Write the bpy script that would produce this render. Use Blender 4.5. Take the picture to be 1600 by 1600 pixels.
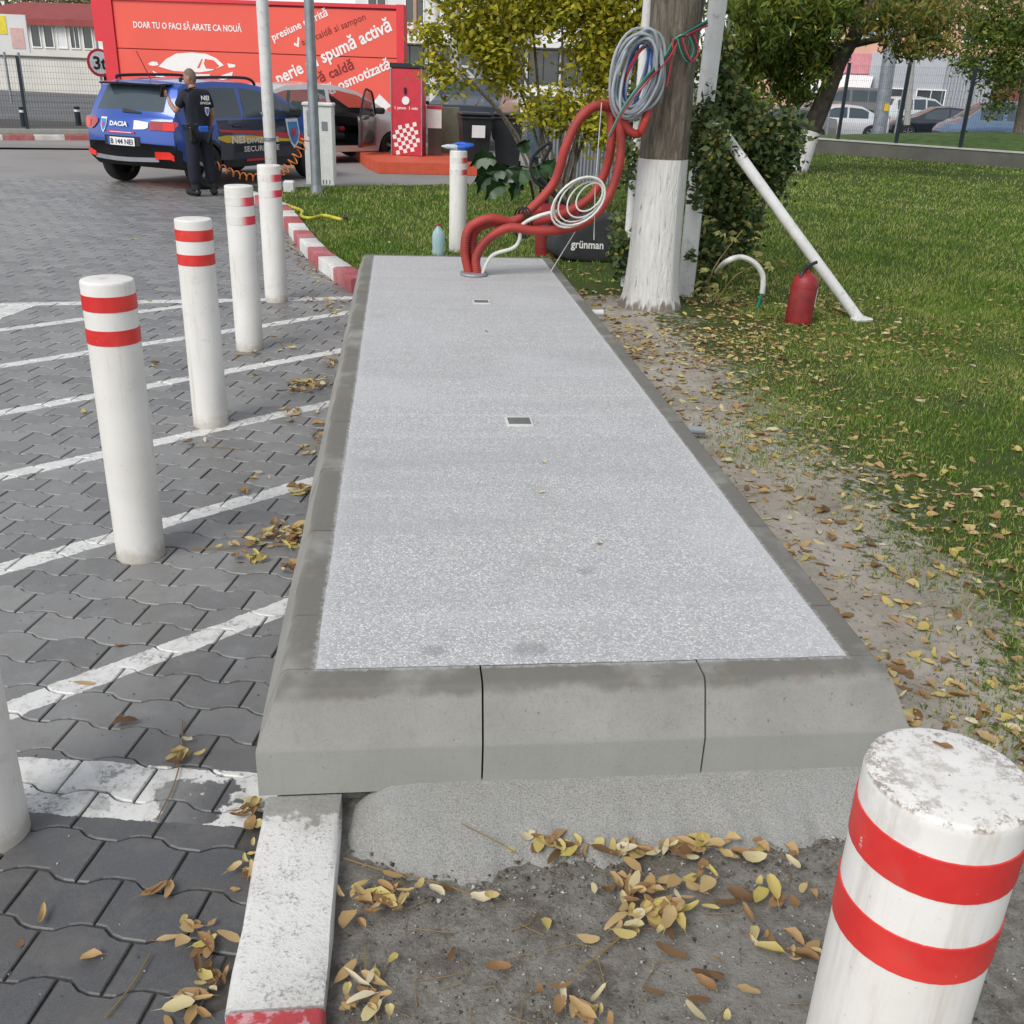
import bpy, math, random
import numpy as np
from mathutils import Matrix, Vector
R_ = math.radians
random.seed(7); RNG = np.random.default_rng(11)
scene = bpy.context.scene
COL = scene.collection
for o in list(bpy.data.objects): bpy.data.objects.remove(o)

# ------------------------------------------------------------------ camera
CH = 1.7                                   # camera height
FP = 1552.47                               # focal length in px of a 1600 px frame
RC = np.array([[0.9940790202908464, 0.00844228467338299, -0.1083311093226897],
               [-0.10258655241010588, 0.40155307657670014, -0.9100720443769248],
               [0.035817602965575256, 0.9157968412924782, 0.4000415538372483]])
cam = bpy.data.cameras.new('camera'); camo = bpy.data.objects.new('camera', cam); COL.objects.link(camo)
cam.sensor_width = 36; cam.sensor_fit = 'HORIZONTAL'; cam.lens = 36 * FP / 1600
cam.clip_start = 0.05; cam.clip_end = 3000
M = Matrix(RC.tolist()).to_4x4(); M.translation = (0, 0, CH); camo.matrix_world = M
scene.camera = camo
scene.render.resolution_x = 1024; scene.render.resolution_y = 1024

# ------------------------------------------------------------------ light
SUN_EL, SUN_AZ = R_(46), R_(222)           # azimuth clockwise from +Y
world = bpy.data.worlds.new('World'); scene.world = world; world.use_nodes = True
nt = world.node_tree; nt.nodes.clear()
sky = nt.nodes.new('ShaderNodeTexSky'); sky.sky_type = 'NISHITA'; sky.sun_disc = False
sky.sun_elevation = SUN_EL; sky.sun_rotation = SUN_AZ
sky.air_density = 1.0; sky.dust_density = 1.0; sky.altitude = 0; sky.ozone_density = 0.6
hsv = nt.nodes.new('ShaderNodeHueSaturation'); hsv.inputs['Saturation'].default_value = 0.28
bg = nt.nodes.new('ShaderNodeBackground'); bg.inputs['Strength'].default_value = 0.12
wo = nt.nodes.new('ShaderNodeOutputWorld')
nt.links.new(sky.outputs[0], hsv.inputs['Color']); nt.links.new(hsv.outputs[0], bg.inputs[0]); nt.links.new(bg.outputs[0], wo.inputs[0])
sun = bpy.data.lights.new('sun', 'SUN'); sun.energy = 1.4; sun.angle = R_(28); sun.color = (1.0, 0.97, 0.92)
suno = bpy.data.objects.new('sun', sun); COL.objects.link(suno)
sd = Vector((math.sin(SUN_AZ) * math.cos(SUN_EL), math.cos(SUN_AZ) * math.cos(SUN_EL), math.sin(SUN_EL)))
suno.rotation_euler = (-sd).to_track_quat('-Z', 'Y').to_euler()
vs = scene.view_settings; vs.view_transform = 'Standard'; vs.look = 'None'; vs.gamma = 1; vs.exposure = 0.6
vs.use_curve_mapping = False

# ------------------------------------------------------------------ place helpers (photo pixel -> point in the place)
def ray(px, py):
    return RC @ np.array([px - 800.0, 800.0 - py, -FP])
def G(px, py, z=0.0):
    w = ray(px, py); t = (z - CH) / w[2]
    return Vector((t * w[0], t * w[1], z))
def A(px, py, Y):
    w = ray(px, py); t = Y / w[1]
    return Vector((t * w[0], Y, CH + t * w[2]))

# ------------------------------------------------------------------ object helpers
def tag(o, label=None, cat=None, group=None, kind=None):
    if label: o['label'] = label
    if cat: o['category'] = cat
    if group: o['group'] = group
    if kind: o['kind'] = kind
    return o
def empty(name, loc, label, cat, group=None, rz=0.0):
    o = bpy.data.objects.new(name, None); COL.objects.link(o); o.location = loc; o.rotation_euler = (0, 0, rz)
    o.empty_display_size = 0.1
    return tag(o, label, cat, group)
def link(name, me, mat=None, parent=None, world=False, loc=None, rot=None):
    o = bpy.data.objects.new(name, me); COL.objects.link(o)
    if mat is not None and len(me.materials) == 0: me.materials.append(mat)
    if parent is not None:
        o.parent = parent
        if world: o.location = -Vector(parent.location)     # vertices are in world coordinates
    if loc is not None: o.location = loc
    if rot is not None: o.rotation_euler = rot
    return o
def mesh(V, F, smooth=False, sharp=None):
    me = bpy.data.meshes.new('m'); me.from_pydata([tuple(v) for v in V], [], [tuple(f) for f in F]); me.update()
    if smooth:
        me.polygons.foreach_set('use_smooth', [True] * len(me.polygons))
        if sharp: me.set_sharp_from_angle(angle=R_(sharp))
    return me
def npmesh(V, F, smooth=False):
    """fast mesh of equal-sized polygons: V (n,3), F (m,k)"""
    V = np.asarray(V, np.float32); F = np.asarray(F, np.int32); k = F.shape[1]
    me = bpy.data.meshes.new('m'); me.vertices.add(len(V)); me.vertices.foreach_set('co', V.ravel())
    me.loops.add(F.size); me.loops.foreach_set('vertex_index', F.ravel())
    me.polygons.add(len(F)); me.polygons.foreach_set('loop_start', np.arange(0, F.size, k, dtype=np.int32))
    me.update(calc_edges=True)
    if smooth: me.polygons.foreach_set('use_smooth', np.ones(len(F), bool))
    return me
class MB:
    def __init__(s): s.V = []; s.F = []
    def add(s, V, F):
        n = len(s.V); s.V += [tuple(v) for v in V]; s.F += [tuple(i + n for i in f) for f in F]; return s
    def box(s, c, d, rz=0.0, bev=0.0, M=None):
        cx, cy, cz = c; hx, hy, hz = d[0] / 2, d[1] / 2, d[2] / 2
        b = min(bev, hx * .9, hy * .9, hz * .9)
        if b <= 0:
            P = [(x, y, z) for z in (-hz, hz) for y in (-hy, hy) for x in (-hx, hx)]
            F = [(0, 2, 3, 1), (4, 5, 7, 6), (0, 1, 5, 4), (2, 6, 7, 3), (0, 4, 6, 2), (1, 3, 7, 5)]
        else:
            def ring(x, y, z): return [(-x, -y, z), (x, -y, z), (x, y, z), (-x, y, z)]
            def oct_(x, y, z, bb): return [(-x + bb, -y, z), (x - bb, -y, z), (x, -y + bb, z), (x, y - bb, z), (x - bb, y, z), (-x + bb, y, z), (-x, y - bb, z), (-x, -y + bb, z)]
            P = oct_(hx - b, hy - b, -hz, 1e-4) + oct_(hx, hy, -hz + b, b) + oct_(hx, hy, hz - b, b) + oct_(hx - b, hy - b, hz, 1e-4)
            F = [tuple(range(7, -1, -1)), tuple(range(24, 32))]
            for k in range(3):
                for i in range(8):
                    j = (i + 1) % 8; F.append((k * 8 + i, k * 8 + j, k * 8 + 8 + j, k * 8 + 8 + i))
        cr, sr = math.cos(rz), math.sin(rz)
        Q = []
        for x, y, z in P:
            p = Vector((x * cr - y * sr + cx, x * sr + y * cr + cy, z + cz))
            if M is not None: p = M @ p
            Q.append(p)
        return s.add(Q, F)
    def bar(s, a, b, w, h=None, up=(0, 0, 1)):
        a = Vector(a); b = Vector(b); d = (b - a).normalized(); h = h or w
        sx = d.cross(Vector(up))
        if sx.length < 1e-4: sx = d.cross(Vector((1, 0, 0)))
        sx.normalize(); sy = sx.cross(d).normalized()
        P = [q + sx * (i * w / 2) + sy * (j * h / 2) for q in (a, b) for i, j in ((-1, -1), (1, -1), (1, 1), (-1, 1))]
        return s.add(P, [(3, 2, 1, 0), (4, 5, 6, 7), (0, 1, 5, 4), (1, 2, 6, 5), (2, 3, 7, 6), (3, 0, 4, 7)])
    def tube(s, pts, r, n=8, cap=True, sub=1, closed=False):
        P = spline(pts, sub) if sub > 1 else [Vector(p) for p in pts]
        m = len(P); rr = r if hasattr(r, '__len__') else [r] * m
        if len(rr) != m: rr = [float(np.interp(i / (m - 1), np.linspace(0, 1, len(rr)), rr)) for i in range(m)]
        V = []; up = None
        for i, p in enumerate(P):
            t = (P[min(i + 1, m - 1)] - P[max(i - 1, 0)])
            if t.length < 1e-9: t = Vector((0, 0, 1))
            t.normalize()
            if up is None:
                up = t.cross(Vector((0, 0, 1)))
                if up.length < .05: up = t.cross(Vector((1, 0, 0)))
            up = up - t * up.dot(t); up.normalize(); q = t.cross(up)
            for k in range(n):
                a = 2 * math.pi * k / n; V.append(p + (up * math.cos(a) + q * math.sin(a)) * rr[i])
        F = [(i * n + k, i * n + (k + 1) % n, (i + 1) * n + (k + 1) % n, (i + 1) * n + k) for i in range(m - 1) for k in range(n)]
        if cap: F += [tuple(range(n - 1, -1, -1)), tuple((m - 1) * n + k for k in range(n))]
        return s.add(V, F)
    def lathe(s, prof, n=24, c=(0, 0, 0), axis='z', cap=True):
        V = []
        for r, z in prof:
            for k in range(n):
                a = 2 * math.pi * k / n; x, y = r * math.cos(a), r * math.sin(a)
                V.append((x + c[0], y + c[1], z + c[2]) if axis == 'z' else (x + c[0], z + c[1], y + c[2]))
        m = len(prof)
        F = [(i * n + k, i * n + (k + 1) % n, (i + 1) * n + (k + 1) % n, (i + 1) * n + k) for i in range(m - 1) for k in range(n)]
        if cap: F += [tuple(range(n - 1, -1, -1)), tuple((m - 1) * n + k for k in range(n))]
        if axis == 'y': F = [tuple(reversed(f)) for f in F]
        return s.add(V, F)
    def me(s, smooth=False, sharp=40): return mesh(s.V, s.F, smooth, sharp)
    def obj(s, name, mat, parent=None, smooth=False, world=False, sharp=40, **k):
        return link(name, s.me(smooth, sharp), mat, parent, world, **k)
def spline(pts, sub):
    P = [Vector(p) for p in pts]; out = []
    for i in range(len(P) - 1):
        p0 = P[max(i - 1, 0)]; p1 = P[i]; p2 = P[i + 1]; p3 = P[min(i + 2, len(P) - 1)]
        for k in range(sub):
            t = k / sub
            out.append(0.5 * ((2 * p1) + (-p0 + p2) * t + (2 * p0 - 5 * p1 + 4 * p2 - p3) * t * t + (-p0 + 3 * p1 - 3 * p2 + p3) * t ** 3))
    out.append(P[-1]); return out
def copy_tree(o, parent=None):
    c = o.copy(); COL.objects.link(c)
    if parent is not None: c.parent = parent
    for ch in list(o.children): copy_tree(ch, c)
    return c

# ------------------------------------------------------------------ materials
MATS = {}
class N:
    def __init__(s, name):
        s.m = bpy.data.materials.new(name); s.m.use_nodes = True; s.t = s.m.node_tree
        s.b = s.t.nodes['Principled BSDF']; s.out = s.t.nodes['Material Output']
    def n(s, typ, **kw):
        x = s.t.nodes.new(typ)
        for k, v in kw.items():
            if k in ('op',): x.operation = v
            elif hasattr(x, k) and not isinstance(k, int): setattr(x, k, v)
        return x
    def L(s, a, b): s.t.links.new(a, b)
    def val(s, sock, v):
        if hasattr(v, 'is_linked') or hasattr(v, 'links'): s.L(v, sock)
        else:
            if isinstance(v, (tuple, list)) and len(v) == 3 and sock.type == 'RGBA': v = (*v, 1)
            sock.default_value = v
    def math(s, op, a, b=0.0, c=None, clamp=False):
        x = s.n('ShaderNodeMath'); x.operation = op; x.use_clamp = clamp
        s.val(x.inputs[0], a); s.val(x.inputs[1], b)
        if c is not None: s.val(x.inputs[2], c)
        return x.outputs[0]
    def pos(s):
        return s.n('ShaderNodeNewGeometry').outputs['Position']
    def obj(s): return s.n('ShaderNodeTexCoord').outputs['Object']
    def xyz(s, v):
        x = s.n('ShaderNodeSeparateXYZ'); s.L(v, x.inputs[0]); return x.outputs
    def noise(s, vec, scale, detail=4, rough=.55, dist=0.0, out='Fac'):
        x = s.n('ShaderNodeTexNoise'); x.inputs['Scale'].default_value = scale; x.inputs['Detail'].default_value = detail
        x.inputs['Roughness'].default_value = rough; x.inputs['Distortion'].default_value = dist
        if vec is not None: s.L(vec, x.inputs['Vector'])
        return x.outputs[out]
    def vor(s, vec, scale, feature='F1', out='Distance', rnd=1.0):
        x = s.n('ShaderNodeTexVoronoi'); x.feature = feature; x.inputs['Scale'].default_value = scale; x.inputs['Randomness'].default_value = rnd
        if vec is not None: s.L(vec, x.inputs['Vector'])
        return x.outputs[out]
    def ramp(s, fac, stops, interp='LINEAR'):
        x = s.n('ShaderNodeValToRGB'); x.color_ramp.interpolation = interp; e = x.color_ramp.elements
        while len(e) < len(stops): e.new(0.5)
        for i, (p, c) in enumerate(stops):
            e[i].position = p; e[i].color = (*c, 1) if isinstance(c, (tuple, list)) else (c, c, c, 1)
        s.L(fac, x.inputs[0]); return x.outputs[0]
    def step(s, v, a, b):
        x = s.n('ShaderNodeMapRange'); x.interpolation_type = 'SMOOTHSTEP'
        s.val(x.inputs[0], v); x.inputs[1].default_value = a; x.inputs[2].default_value = b
        return x.outputs[0]
    def mix(s, fac, a, b, blend='MIX'):
        x = s.n('ShaderNodeMix'); x.data_type = 'RGBA'; x.blend_type = blend
        s.val(x.inputs[0], fac); s.val(x.inputs[6], a); s.val(x.inputs[7], b); return x.outputs[2]
    def bump(s, h, strength=.4, dist=.01):
        x = s.n('ShaderNodeBump'); x.inputs['Strength'].default_value = strength; x.inputs['Distance'].default_value = dist
        s.L(h, x.inputs['Height']); s.L(x.outputs[0], s.b.inputs['Normal']); return x
    def fin(s, col=None, rough=None, metal=None, spec=None):
        if col is not None: s.val(s.b.inputs['Base Color'], col)
        if rough is not None: s.val(s.b.inputs['Roughness'], rough)
        if metal is not None: s.val(s.b.inputs['Metallic'], metal)
        if spec is not None: s.val(s.b.inputs['Specular IOR Level'], spec)
        MATS[s.m.name] = s.m; return s.m
def simple(name, col, rough=.6, metal=0.0, var=.12, scale=6.0, bump=0.0, bscale=60.0, coat=0.0, spec=.5, grime=0.0):
    s = N(name); p = s.obj(); f = s.noise(p, scale, 5)
    a = tuple(max(0, c * (1 - var * 1.3)) for c in col); b = tuple(min(1, c * (1 + var)) for c in col)
    c = s.ramp(f, [(.3, a), (.7, b)])
    if grime > 0:
        g = s.step(s.noise(p, scale * 2.7, 6, .7), .52, .75)
        c = s.mix(s.math('MULTIPLY', g, grime), c, (.12, .105, .085))
    if bump > 0: s.bump(s.noise(p, bscale, 4), bump, .01)
    s.b.inputs['Coat Weight'].default_value = coat; s.b.inputs['Coat Roughness'].default_value = .06
    rr = s.math('ADD', s.math('MULTIPLY', s.math('SUBTRACT', f, .5), .25), rough)
    return s.fin(c, rr, metal, spec)
def glass_mat(name, col, rough=.05, trans=0.0, alpha=1.0):
    s = N(name); s.b.inputs['Transmission Weight'].default_value = trans; s.b.inputs['Alpha'].default_value = alpha
    s.b.inputs['IOR'].default_value = 1.5
    return s.fin(s.ramp(s.noise(s.obj(), 1.5, 2), [(.3, tuple(c * .9 for c in col)), (.7, col)]), rough, 0, .6)
def island(name, stops, rough=.6, trans=.0, obj_random=False, spec=.3, noise=.25, nscale=3.0):
    s = N(name)
    r = s.n('ShaderNodeObjectInfo').outputs['Random'] if obj_random else s.n('ShaderNodeNewGeometry').outputs['Random Per Island']
    f = s.math('ADD', r, s.math('MULTIPLY', s.math('SUBTRACT', s.noise(s.pos(), nscale, 3), .5), noise * 2), clamp=True)
    c = s.ramp(f, stops)
    m = s.fin(c, rough, 0, spec)
    if trans > 0:
        tr = s.n('ShaderNodeBsdfTranslucent'); s.L(c, tr.inputs[0]); mx = s.n('ShaderNodeMixShader'); mx.inputs[0].default_value = trans
        s.L(s.b.outputs[0], mx.inputs[1]); s.L(tr.outputs[0], mx.inputs[2]); s.L(mx.outputs[0], s.out.inputs[0])
    return m

# --- ground materials
def m_paver():
    s = N('paver_concrete'); P = s.pos(); x, y, z = s.xyz(P)
    r = s.math('ADD', s.n('ShaderNodeObjectInfo').outputs['Random'], s.n('ShaderNodeNewGeometry').outputs['Random Per Island'])
    r = s.math('FRACT', s.math('MULTIPLY', r, 3.7))
    base = s.ramp(r, [(0, (.135, .135, .135)), (.5, (.178, .178, .176)), (1, (.24, .238, .232))])
    big = s.noise(P, .55, 4, .6)
    base = s.mix(s.step(big, .35, .7), base, s.mix(.5, base, (.23, .225, .215)))
    # worn pale backs of the stones and grit
    worn = s.step(s.noise(P, 7.0, 6, .7), .48, .72)
    base = s.mix(s.math('MULTIPLY', worn, .45), base, (.30, .30, .305))
    grit = s.noise(P, 260, 3, .7)
    base = s.mix(s.step(grit, .62, .8), base, (.09, .09, .092))
    base = s.mix(s.math('MULTIPLY', s.step(grit, .4, .2), .5), base, (.33, .33, .33))
    # the stones by the kerb in front of the cross band are a darker batch
    edge = s.math('ADD', y, s.math('MULTIPLY', s.noise(P, 3, 3), .5))
    dark = s.step(edge, 2.75, 2.2)
    base = s.mix(s.math('MULTIPLY', dark, .8), base, s.mix(s.step(grit, .4, .7), (.075, .076, .082), (.040, .041, .045)))
    # dirt by the platform
    dirt = s.math('MULTIPLY', s.step(s.noise(P, 5, 5, .7), .5, .72), s.step(x, -1.5, -.4))
    base = s.mix(s.math('MULTIPLY', dirt, .5), base, (.105, .095, .08))
    film = s.math('MULTIPLY', s.step(s.noise(P, 4.5, 7, .75), .46, .66), .42); base = s.mix(film, base, (.165, .16, .148))
    # painted hatch lines
    wob = s.math('MULTIPLY', s.math('SUBTRACT', s.noise(P, 14, 5, .7), .5), .035)
    t = s.math('SUBTRACT', y, s.math('MULTIPLY', x, .80))
    k = s.math('FRACT', s.math('ADD', s.math('DIVIDE', s.math('SUBTRACT', t, 3.395), 1.163), .5))
    d = s.math('MULTIPLY', s.math('ABSOLUTE', s.math('SUBTRACT', k, .5)), 1.163 * .78)
    diag = s.math('LESS_THAN', s.math('ADD', d, wob), .047)
    e1 = s.math('SUBTRACT', y, s.math('ADD', s.math('MULTIPLY', x, .165), 8.325))       # far cross line
    e0 = s.math('SUBTRACT', y, s.math('ADD', s.math('MULTIPLY', x, -.165), 2.0))        # near cross band
    bl = s.math('SUBTRACT', x, s.math('SUBTRACT', s.math('MULTIPLY', y, .20), 4.45))    # outer border
    inside = s.math('MULTIPLY', s.math('MULTIPLY', s.math('LESS_THAN', e1, 0), s.math('GREATER_THAN', e0, 0)), s.math('GREATER_THAN', bl, 0))
    inside = s.math('MULTIPLY', inside, s.math('GREATER_THAN', t, 2.9))
    diag = s.math('MULTIPLY', diag, inside)
    far = s.math('MULTIPLY', s.math('LESS_THAN', s.math('ADD', s.math('ABSOLUTE', e1), wob), .06), s.math('GREATER_THAN', bl, -.1))
    bor = s.math('MULTIPLY', s.math('LESS_THAN', s.math('ADD', s.math('ABSOLUTE', bl), wob), .14), s.math('MULTIPLY', s.math('LESS_THAN', e1, .06), s.math('GREATER_THAN', e0, -.2)))
    band = s.math('LESS_THAN', s.math('ADD', s.math('ABSOLUTE', s.math('SUBTRACT', e0, .005)), wob), .105)
    torn = s.math('MULTIPLY', s.step(x, -.95, -.45), s.step(s.noise(P, 6.5, 4, .6), .50, .53))
    band = s.math('MULTIPLY', band, s.math('SUBTRACT', 1.0, torn))
    pm = s.math('MAXIMUM', s.math('MAXIMUM', diag, far), s.math('MAXIMUM', bor, band))
    chip = s.step(s.math('ADD', s.math('MULTIPLY', s.noise(P, 55, 6, .75), .6), s.math('MULTIPLY', s.noise(P, 7, 4, .6), .4)), .53, .60)
    pm2 = s.math('MULTIPLY', pm, s.math('SUBTRACT', 1.0, s.math('MULTIPLY', chip, .75)))
    paint = s.mix(s.step(s.noise(P, 20, 6, .7), .45, .75), (.66, .66, .64), (.42, .40, .37))
    col = s.mix(pm2, base, paint)
    s.bump(s.math('ADD', s.math('MULTIPLY', grit, .6), s.noise(P, 40, 4)), .35, .004)
    return s.fin(col, s.math('SUBTRACT', .50, s.math('MULTIPLY', big, .16)), 0, .55)
def m_joint():
    s = N('joint_sand'); P = s.pos(); f = s.noise(P, 30, 5, .7)
    return s.fin(s.ramp(f, [(.3, (.035, .033, .03)), (.7, (.095, .088, .078))]), .9)
def m_asphalt(name, lo, hi):
    s = N(name); P = s.pos(); f = s.noise(P, .35, 5, .6); g = s.noise(P, 90, 3, .7)
    c = s.ramp(f, [(.3, lo), (.7, hi)]); c = s.mix(s.math('MULTIPLY', s.step(g, .5, .8), .3), c, (.05, .05, .05))
    s.bump(g, .2, .004); return s.fin(c, .8)
def m_soil():
    s = N('soil_and_turf'); P = s.pos(); x, y, z = s.xyz(P)
    n1 = s.noise(P, 2.2, 6, .65); n2 = s.noise(P, 24, 6, .72); n3 = s.noise(P, 140, 4, .7)
    dry = s.ramp(n1, [(.3, (.24, .215, .175)), (.52, (.37, .335, .285)), (.72, (.48, .445, .39))])
    dry = s.mix(s.math('MULTIPLY', s.step(n2, .52, .7), .55), dry, (.085, .068, .05))
    # trodden grey dirt in front of the platform
    grey = s.ramp(n2, [(.3, (.12, .11, .094)), (.5, (.215, .203, .18)), (.72, (.30, .288, .26))])
    grey = s.mix(s.math('MULTIPLY', s.step(n3, .52, .66), .65), grey, (.07, .055, .042))
    n4 = s.noise(P, 9, 6, .75); grey = s.mix(s.math('MULTIPLY', s.step(n4, .50, .62), .6), grey, (.085, .068, .05))
    grey = s.mix(s.math('MULTIPLY', s.step(n1, .50, .64), .6), grey, (.29, .28, .255))
    fr = s.step(s.math('ADD', y, s.math('MULTIPLY', n1, .4)), 2.45, 2.05)
    c = s.mix(fr, dry, grey)
    c = s.mix(s.math('MULTIPLY', s.step(n3, .60, .72), .5), c, (.38, .34, .29))
    turf = s.ramp(n2, [(.3, (.035, .055, .014)), (.6, (.06, .085, .020)), (.8, (.12, .11, .045))])
    bx = s.n('ShaderNodeMapRange'); s.L(y, bx.inputs[0]); bx.inputs[1].default_value = 8.2; bx.inputs[2].default_value = 9.2; bx.inputs[3].default_value = 1.85; bx.inputs[4].default_value = -3.0
    lx = s.math('ADD', x, s.math('MULTIPLY', s.math('SUBTRACT', n1, .5), 1.6))
    g = s.step(s.math('ADD', s.math('SUBTRACT', lx, bx.outputs[0]), s.math('MULTIPLY', s.math('SUBTRACT', n2, .5), 1.8)), .05, .35)
    c = s.mix(g, c, turf)
    s.bump(s.math('ADD', n2, s.math('MULTIPLY', n3, .5)), .7, .015)
    return s.fin(c, .95, 0, .2)
def m_terrazzo():
    s = N('exposed_aggregate'); P = s.pos(); x, y, z = s.xyz(P)
    mp = s.n('ShaderNodeMapping'); mp.inputs['Scale'].default_value = (1, 1, .2); s.L(P, mp.inputs[0]); Q = mp.outputs[0]
    v = s.n('ShaderNodeTexVoronoi'); v.inputs['Scale'].default_value = 185; s.L(Q, v.inputs[0])
    cc = s.xyz(v.outputs['Color'])[0]
    chips = s.ramp(cc, [(0, (.36, .365, .37)), (.35, (.46, .465, .465)), (.7, (.55, .553, .55)), (1, (.80, .80, .79))])
    joint = s.step(v.outputs['Distance'], .25, .75)
    c = s.mix(s.math('MULTIPLY', joint, .55), chips, (.34, .342, .345))
    mp2 = s.n('ShaderNodeMapping'); mp2.inputs['Scale'].default_value = (.35, 2.2, 1); s.L(P, mp2.inputs[0])
    band = s.noise(mp2.outputs[0], 1.5, 5, .6)
    c = s.mix(s.step(band, .45, .75), c, s.mix(.55, c, (.37, .37, .375)))
    c = s.mix(s.math('MULTIPLY', s.step(s.noise(P, 1.1, 4), .5, .7), .35), c, (.56, .565, .575))
    c = s.mix(s.math('MULTIPLY', s.step(s.noise(P, 3.2, 6, .7), .56, .74), .28), c, (.30, .30, .295))
    mp3 = s.n('ShaderNodeMapping'); mp3.inputs['Scale'].default_value = (.25, 5.0, 1); s.L(P, mp3.inputs[0])
    c = s.mix(s.math('MULTIPLY', s.step(s.noise(mp3.outputs[0], 2.0, 4, .6), .55, .7), .22), c, (.66, .665, .68))
    # three damp spots
    for cx, cy, r in ((.075, 2.19, .035), (.325, 2.185, .045), (.54, 2.62, .03)):
        dx = s.math('MULTIPLY', s.math('SUBTRACT', x, cx), .8); dy = s.math('SUBTRACT', y, cy)
        dd = s.math('ADD', s.math('SQRT', s.math('ADD', s.math('MULTIPLY', dx, dx), s.math('MULTIPLY', dy, dy))), s.math('MULTIPLY', s.noise(P, 40, 4), .02))
        c = s.mix(s.math('MULTIPLY', s.step(dd, r + .012, r - .012), .5), c, (.2, .2, .2))
    # cement film along the edging
    ed = s.math('MINIMUM', s.math('SUBTRACT', x, -.215), s.math('SUBTRACT', 1.141, x))
    film = s.step(s.math('ADD', ed, s.math('MULTIPLY', s.noise(P, 25, 4), .03)), .05, .012)
    c = s.mix(s.math('MULTIPLY', film, .45), c, (.52, .525, .53))
    s.bump(s.math('ADD', s.math('MULTIPLY', v.outputs['Distance'], -1.0), s.math('MULTIPLY', cc, .5)), .45, .003)
    return s.fin(c, s.math('ADD', .38, s.math('MULTIPLY', cc, .25)), 0, .5)
def m_edging():
    s = N('cast_concrete'); P = s.pos(); x, y, z = s.xyz(P)
    n1 = s.noise(P, 3.5, 6, .6); n3 = s.noise(P, 150, 5, .8)
    mp = s.n('ShaderNodeMapping'); mp.inputs['Scale'].default_value = (30, 30, 3); s.L(P, mp.inputs[0]); st = s.noise(mp.outputs[0], 2.2, 5, .7)
    c = s.ramp(n1, [(.3, (.25, .245, .225)), (.7, (.33, .325, .30))])
    c = s.mix(s.math('MULTIPLY', s.step(st, .5, .75), .35), c, (.22, .215, .19))
    c = s.mix(s.math('MULTIPLY', s.step(n3, .54, .66), .5), c, (.17, .165, .15))
    pit = s.step(s.noise(P, 48, 4, .6), .66, .72); c = s.mix(s.math('MULTIPLY', pit, .55), c, (.12, .115, .10)); stn = s.step(s.noise(P, 8, 6, .75), .5, .7); c = s.mix(s.math('MULTIPLY', stn, .25), c, (.20, .19, .165))
    c = s.mix(s.math('MULTIPLY', s.step(n3, .40, .28), .35), c, (.44, .44, .42))
    # damp, dirty top arris
    wob = s.math('MULTIPLY', s.math('SUBTRACT', s.noise(P, 5, 5, .6), .5), .09)
    damp = s.step(s.math('ADD', z, wob), .318, .345)
    patch = s.step(s.noise(P, 2.6, 4, .6), .30, .46)
    c = s.mix(s.math('MULTIPLY', s.math('MULTIPLY', damp, patch), .78), c, (.135, .128, .108))
    rust = s.math('MULTIPLY', s.step(s.noise(P, 7, 4), .60, .72), s.step(z, .29, .33))
    c = s.mix(s.math('MULTIPLY', rust, .4), c, (.28, .22, .165))
    # grey-green mortar wash on the upright foot
    c = s.mix(s.math('MULTIPLY', s.step(z, .222, .212), .45), c, (.31, .325, .295))
    inn = s.math('MAXIMUM', s.math('MAXIMUM', s.math('SUBTRACT', -.215, x), s.math('SUBTRACT', x, 1.141)), s.math('MAXIMUM', s.math('SUBTRACT', 2.12, y), s.math('SUBTRACT', y, 8.215)))
    dust = s.math('MULTIPLY', s.step(s.math('ADD', inn, s.math('MULTIPLY', s.math('SUBTRACT', s.noise(P, 60, 5, .7), .5), .05)), .018, .0), s.step(z, .33, .345))
    c = s.mix(s.math('MULTIPLY', dust, .7), c, (.46, .465, .46))
    s.bump(s.math('ADD', s.math('SUBTRACT', n3, pit), s.math('MULTIPLY', st, .4)), .4, .004)
    return s.fin(c, .8, 0, .3)
def m_mortar():
    s = N('rough_mortar'); P = s.pos(); n3 = s.noise(P, 240, 4, .7); n1 = s.noise(P, 6, 5)
    c = s.ramp(n3, [(.32, (.22, .215, .195)), (.5, (.37, .365, .34)), (.7, (.52, .515, .49))])
    c = s.mix(s.math('MULTIPLY', s.step(n1, .5, .7), .35), c, (.36, .375, .385))
    s.bump(s.math('ADD', n3, s.math('MULTIPLY', s.noise(P, 45, 4), .8)), .8, .008); return s.fin(c, .9, 0, .25)
def m_kerb(name, a, b, worn=.7):
    s = N(name); P = s.pos(); n = s.noise(P, 18, 6, .7); n3 = s.noise(P, 110, 5, .75)
    c = s.mix(s.step(s.noise(P, 4, 4), .4, .65), a, b)
    c = s.mix(s.math('MULTIPLY', s.step(s.math('ADD', s.math('MULTIPLY', n3, .55), s.math('ADD', s.math('MULTIPLY', n, .35), s.math('MULTIPLY', s.noise(P, 5, 4), .2))), .56, .68), worn), c, (.13, .12, .105))
    y_ = s.xyz(P)[1]; sm = s.step(s.math('ADD', y_, s.math('MULTIPLY', s.math('SUBTRACT', n, .5), .22)), 1.885, 1.91)
    sm = s.math('MULTIPLY', sm, s.math('LESS_THAN', y_, 2.1)); c = s.mix(s.math('MULTIPLY', sm, .85), c, (.27, .265, .24))
    s.bump(s.math('ADD', n3, n), .6, .008); return s.fin(c, .75, 0, .3)
def m_redkerb():
    s = N('red_kerb_paint'); P = s.pos(); n = s.noise(P, 22, 5, .6)
    c = s.mix(s.step(n, .48, .56), (.42, .055, .06), (.55, .28, .30)); n3 = s.noise(P, 90, 4, .7)
    c = s.mix(s.math('MULTIPLY', s.step(n3, .6, .72), .5), c, (.2, .15, .13)); s.bump(n3, .4, .005)
    return s.fin(c, .6)
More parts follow.
